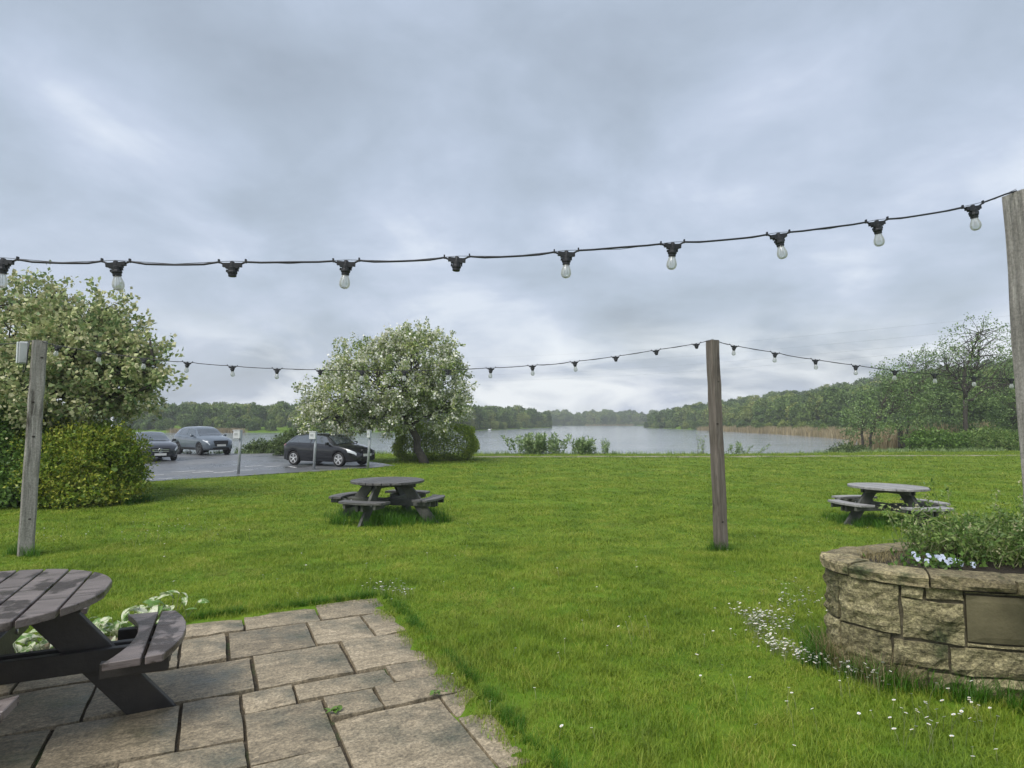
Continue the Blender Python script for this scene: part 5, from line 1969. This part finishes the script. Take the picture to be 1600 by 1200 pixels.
        for xw in (xf, xr):
            wh = empty('wheel', (xw, sgn * (hw(xw) * 0.985 - 0.10), wr), 0, root)
            Mw = Matrix.Rotation(-sgn * PI / 2, 3, 'X')
            MB().lathe([(wr * .68, -.09), (wr * .93, -.10), (wr, -.075), (wr, .075), (wr * .95, .098), (wr * .72, .100), (wr * .68, .085)], 28, Mw).build('tyre', M_tyre, wh, smooth=True)
            rm = MB()
            rm.lathe([(wr * .70, .085), (wr * .705, .095), (wr * .66, .098), (wr * .63, .075), (wr * .62, 0.0)], 28, Mw)
            for k in range(5):
                for dd in (-.13, .13):
                    a_ = 2 * PI * k / 5 + dd + .3
                    p0 = Mw @ Vector((0.045 * math.cos(a_), 0.045 * math.sin(a_), .082)); p1 = Mw @ Vector((wr * .66 * math.cos(a_), wr * .66 * math.sin(a_), .085))
                    rm.beam(p0, p1, 0.022, 0.045, up=Mw @ Vector((0, 0, 1)))
            rm.lathe([(0.001, .092), (.05, .09), (.055, .06)], 14, Mw)
            rm.build('rim', rimmat, wh)
            MB().lathe([(0.001, .052), (wr * .62, .05), (wr * .62, .02)], 20, Mw).build('brake_shadow_plate', M_trim, wh)
    across('windscreen', M_cglass, S['ws'][0], S['ws'][1], 4.25)
    across('rear_window', M_cglass, S['rw'][0], S['rw'][1], 4.4)
    # nose: grille, lower intake, number plate
    zg0, zg1, gw = S['grille']
    gr = MB()
    gx = Lh + 0.004
    gr.prism([(-gw / 2 * .82, zg0), (gw / 2 * .82, zg0), (gw / 2, zg1 - .05), (gw / 2 * .9, zg1), (-gw / 2 * .9, zg1), (-gw / 2, zg1 - .05)], -0.10, 0.028)
    gr.v = [(gx + v[2] - S['rake'] * (v[1] - zg0), v[0], v[1]) for v in gr.v]
    g = gr.build('grille', M_trim, root)
    for k in range(2):
        z = zg0 + (zg1 - zg0) * (k + 1) / 3
        MB().box((gx + .034 - S['rake'] * (z - zg0), 0, z), (0.02, gw * .86, 0.016 if not star else 0.024)).build('grille_bar', M_chrome if star else M_darkalloy, g)
    if star:
        em = MB()
        Me = Matrix.Rotation(PI / 2, 3, 'Y')
        zc_ = (zg0 + zg1) / 2
        cx = gx + 0.055 - S['rake'] * (zc_ - zg0)
        em.tube([(cx, .105 * math.cos(a_), zc_ + .105 * math.sin(a_)) for a_ in np.linspace(0, 2 * PI, 19)], .010, 5)
        for k in range(3):
            a_ = PI / 2 + k * 2 * PI / 3
            em.beam((cx, 0, zc_), (cx, .10 * math.cos(a_), zc_ + .10 * math.sin(a_)), .02, .012, up=(1, 0, 0))
        em.build('emblem', M_chrome, g)
    lo = MB()
    lo.box((gx - .05, 0, sill + .10), (0.14, hw(Lh - .05) * 1.5, 0.12)).build('lower_intake', M_trim, root, bevel=.02)
    zp = S['plate']
    pt = MB().box((gx + .045 - S['rake'] * max(0, zp - zg0), 0, zp), (0.016, 0.52, 0.112)).build('number_plate', M_plate, root)
    return root


A3 = dict(L=4.20, sill=0.20, xf=1.24, xr=-1.34, wr=0.315,
          top=[(-2.10, .70), (-2.05, .98), (-1.92, 1.08), (-1.55, 1.32), (-1.2, 1.40), (-.5, 1.43), (.1, 1.41), (.40, 1.33), (1.05, .985), (1.35, .93), (1.8, .82), (2.02, .70), (2.10, .56)],
          belt=[(-2.10, .60), (-2.0, .92), (-1.7, .99), (-1.0, .975), (0, .945), (1.05, .90), (1.7, .77), (2.0, .66), (2.10, .5)],
          hw=[(-2.10, .66), (-1.98, .79), (-1.7, .865), (-1.0, .885), (.9, .885), (1.5, .865), (1.85, .79), (2.02, .68), (2.10, .56)],
          tw=[(-2.10, .58), (-1.95, .62), (-1.5, .56), (-1.0, .555), (.2, .565), (.5, .60), (1.05, .70), (1.6, .68), (2.0, .56), (2.10, .48)],
          windows=[(-1.72, -.42, -1.30, -.42), (-.35, .86, -.35, .36)], hl=(1.70, 2.04, 1.75, 2.75), doors=[-.40, .92], handles=[-.22], mx=.72, ws=(1.03, .42), rw=(-1.93, -1.56),
          grille=(.36, .74, .62), rake=.12, plate=.50)
CX = dict(L=4.55, sill=0.30, xf=1.40, xr=-1.30, wr=0.36, clad=True,
          top=[(-2.27, .85), (-2.22, 1.10), (-2.05, 1.25), (-1.7, 1.55), (-1.3, 1.64), (-.5, 1.68), (.1, 1.65), (.42, 1.56), (1.10, 1.16), (1.45, 1.10), (1.95, .98), (2.2, .84), (2.27, .68)],
          belt=[(-2.27, .75), (-2.15, 1.08), (-1.7, 1.17), (-1.0, 1.13), (0, 1.09), (1.1, 1.04), (1.8, .92), (2.15, .78), (2.27, .6)],
          hw=[(-2.27, .70), (-2.1, .84), (-1.8, .90), (-1.0, .92), (1.0, .92), (1.6, .90), (2.0, .82), (2.2, .70), (2.27, .58)],
          tw=[(-2.27, .60), (-2.0, .66), (-1.6, .60), (-1.0, .60), (.2, .61), (.5, .64), (1.1, .73), (1.7, .72), (2.15, .6), (2.27, .5)],
          windows=[(-1.72, -1.26, -1.42, -1.18), (-1.20, -.30, -1.12, -.30), (-.22, .88, -.22, .42)], hl=(1.82, 2.22, 2.1, 2.72), doors=[-1.15, -.26, .95], handles=[-1.0, -.12], mx=.74, ws=(1.07, .45), rw=(-2.05, -1.72),
          grille=(.55, .86, .86), rake=.10, plate=.58)
MC = dict(L=4.68, sill=0.20, xf=1.53, xr=-1.31, wr=0.325,
          top=[(-2.34, .75), (-2.28, .98), (-2.1, 1.06), (-1.7, 1.12), (-1.1, 1.36), (-.6, 1.43), (0, 1.44), (.3, 1.40), (.6, 1.28), (1.10, 1.01), (1.5, .96), (2.0, .86), (2.25, .74), (2.34, .60)],
          belt=[(-2.34, .65), (-2.2, .96), (-1.7, 1.0), (-1.0, .985), (0, .955), (1.1, .93), (1.9, .81), (2.22, .68), (2.34, .52)],
          hw=[(-2.34, .68), (-2.15, .82), (-1.8, .88), (-1.0, .905), (1.0, .905), (1.7, .88), (2.1, .80), (2.27, .68), (2.34, .56)],
          tw=[(-2.34, .58), (-2.0, .66), (-1.6, .64), (-1.1, .56), (-.3, .57), (.3, .58), (.6, .62), (1.1, .72), (1.8, .70), (2.2, .58), (2.34, .48)],
          windows=[(-1.35, -.52, -.98, -.52), (-.44, .80, -.44, .34)], hl=(1.86, 2.28, 1.8, 2.75), doors=[-1.25, -.48, .95], handles=[-1.0, -.3], mx=.72, ws=(1.08, .42), rw=(-1.66, -1.16),
          grille=(.42, .68, .86), rake=.10, plate=.36)


def car_at(pxr, pyr, xr, phi):
    """car whose rear wheel on the camera side touches the ground at a pixel"""
    p = gp(pxr, pyr)
    h = Vector((math.cos(phi), math.sin(phi), 0)); s = Vector((-math.sin(phi), math.cos(phi), 0))
    q = p - h * xr + s * 0.80
    return Vector((q.x, q.y, gz(q.x, q.y) + 0.024))


make_car(A3, car_at(459.5, 727.5, A3['xr'], R(-25)), R(-25), 'black three door hatchback with silver alloy wheels parked beside the lawn', M_black, M_alloy)
make_car(CX, car_at(312.5, 712.0, CX['xf'], R(-38)), R(-38), 'grey blue tall family car parked at the back of the car park near the water', M_greyp, M_darkalloy)
mq = gp(249, 722)
h_ = Vector((math.cos(R(-48)), math.sin(R(-48)), 0))
mq = mq - h_ * 2.2
make_car(MC, (mq.x, mq.y, gz(mq.x, mq.y) + .024), R(-48), 'dark saloon car with chrome barred grille emerging from behind the shrub', M_navy, M_darkalloy, star=True)

# ------------------------------------------------------------------ meter posts along the edge of the car park
for (bx, by, tx, ty, lab) in ((372, 741, 377, 672, 'slim metal post with a white box, weeds at its foot, by the empty bays'),
                              (490, 734, 494, 674, 'slim metal post with a white box in front of the door of the black hatchback'),
                              (574, 733, 579, 672, 'slim metal post with a narrow white box at the nose of the black hatchback')):
    p = gp(bx, by)
    t_ = at_y(tx, ty, p.y)
    rt = empty('marker_post', p)
    tag(rt, lab, 'post', 'posts along the edge of the car park')
    MB().tube([Vector((0, 0, -.2)), (t_ - p) * .5, t_ - p], 0.052, 10).build('pole', M_galv, rt, smooth=True)
    bw = 0.26 if bx < 560 else 0.13
    bxo = t_ - p + Vector((-bw * .42, -.085, -.17))
    bo = MB().box(bxo, (bw, 0.13, 0.30)).build('box', M_white, rt, bevel=.015)
    MB().box(bxo + Vector((0, 0, .165)), (bw + .04, .16, .025)).build('lid', M_white, bo, bevel=.006)
    MB().box(bxo + Vector((-bw * .1, -.07, .03)), (bw * .45, .012, .09)).build('panel', M_boxw, bo)

# small pale pole behind the hedge, and a water bird
c = at_y(175, 656, 33)
pp = empty('pale_pole', (c.x, c.y, gz(c.x, c.y)))
tag(pp, 'thin pale pole rising just behind the yellow green shrub', 'pole')
hh = at_y(175, 637, 33).z - gz(c.x, c.y)
MB().tube([(0, 0, -.2), (0, 0, hh)], 0.06, 8).build('shaft', M_white, pp, smooth=True)
MB().lathe([(0.075, hh), (0.075, hh + .04), (0.02, hh + .07)], 10).build('cap', M_boxw, pp)

c = at_y(765, 672.5, 195)
sw = empty('swan', (c.x, c.y, WATER))
tag(sw, 'small white bird floating off the wooded spit', 'bird')
m_ = MB()
m_.tube([(-.62, 0, .22), (-.45, 0, .26), (-.15, 0, .26), (.2, 0, .2), (.38, 0, .2), (.46, 0, .42), (.43, 0, .66), (.50, 0, .78), (.60, 0, .78), (.72, 0, .74)], [.03, .16, .27, .26, .12, .06, .05, .055, .06, .015], 12)
bd = m_.build('body', M_white, sw, smooth=True)
MB().tube([(.66, 0, .76), (.76, 0, .72)], [.03, .008], 6).build('beak', M_yellow, bd)

# overhead lines crossing the sky beyond the wood
for k, (y0, y1) in enumerate(((487, 548), (505, 562), (519, 575), (532, 584))):
    a = at_y(1640, y0, 150); b_ = at_y(700, y1 + 12, 330)
    pts = []
    for i in range(25):
        t = -0.25 + 1.5 * i / 24
        q = a.lerp(b_, t); q.z -= 5.0 * math.sin(PI * min(max(t, 0), 1)) * .5
        pts.append(q)
    o = MB().tube(pts, 0.012, 4).build('power_line', M_wire)
    tag(o, ['topmost', 'second highest', 'second lowest', 'lowest'][k] + ' of the thin overhead power lines crossing the sky above the hillside', 'power line', 'overhead power lines')

# ------------------------------------------------------------------ damp air over the lake
hz = MB().box((0, 300, 24), (900, 700, 56)).build('haze', M_white)
hz['kind'] = 'stuff'
hm = bpy.data.materials.new('damp_air')
hm.use_nodes = True
hm.node_tree.nodes.clear()
_o = N(hm.node_tree, 'ShaderNodeOutputMaterial')
_v = N(hm.node_tree, 'ShaderNodeVolumePrincipled', inp={'Color': (0.93, 0.96, 1.0, 1), 'Density': 0.0007, 'Anisotropy': 0.0})
hm.node_tree.links.new(_v.outputs[0], _o.inputs['Volume'])
hz.data.materials[0] = hm
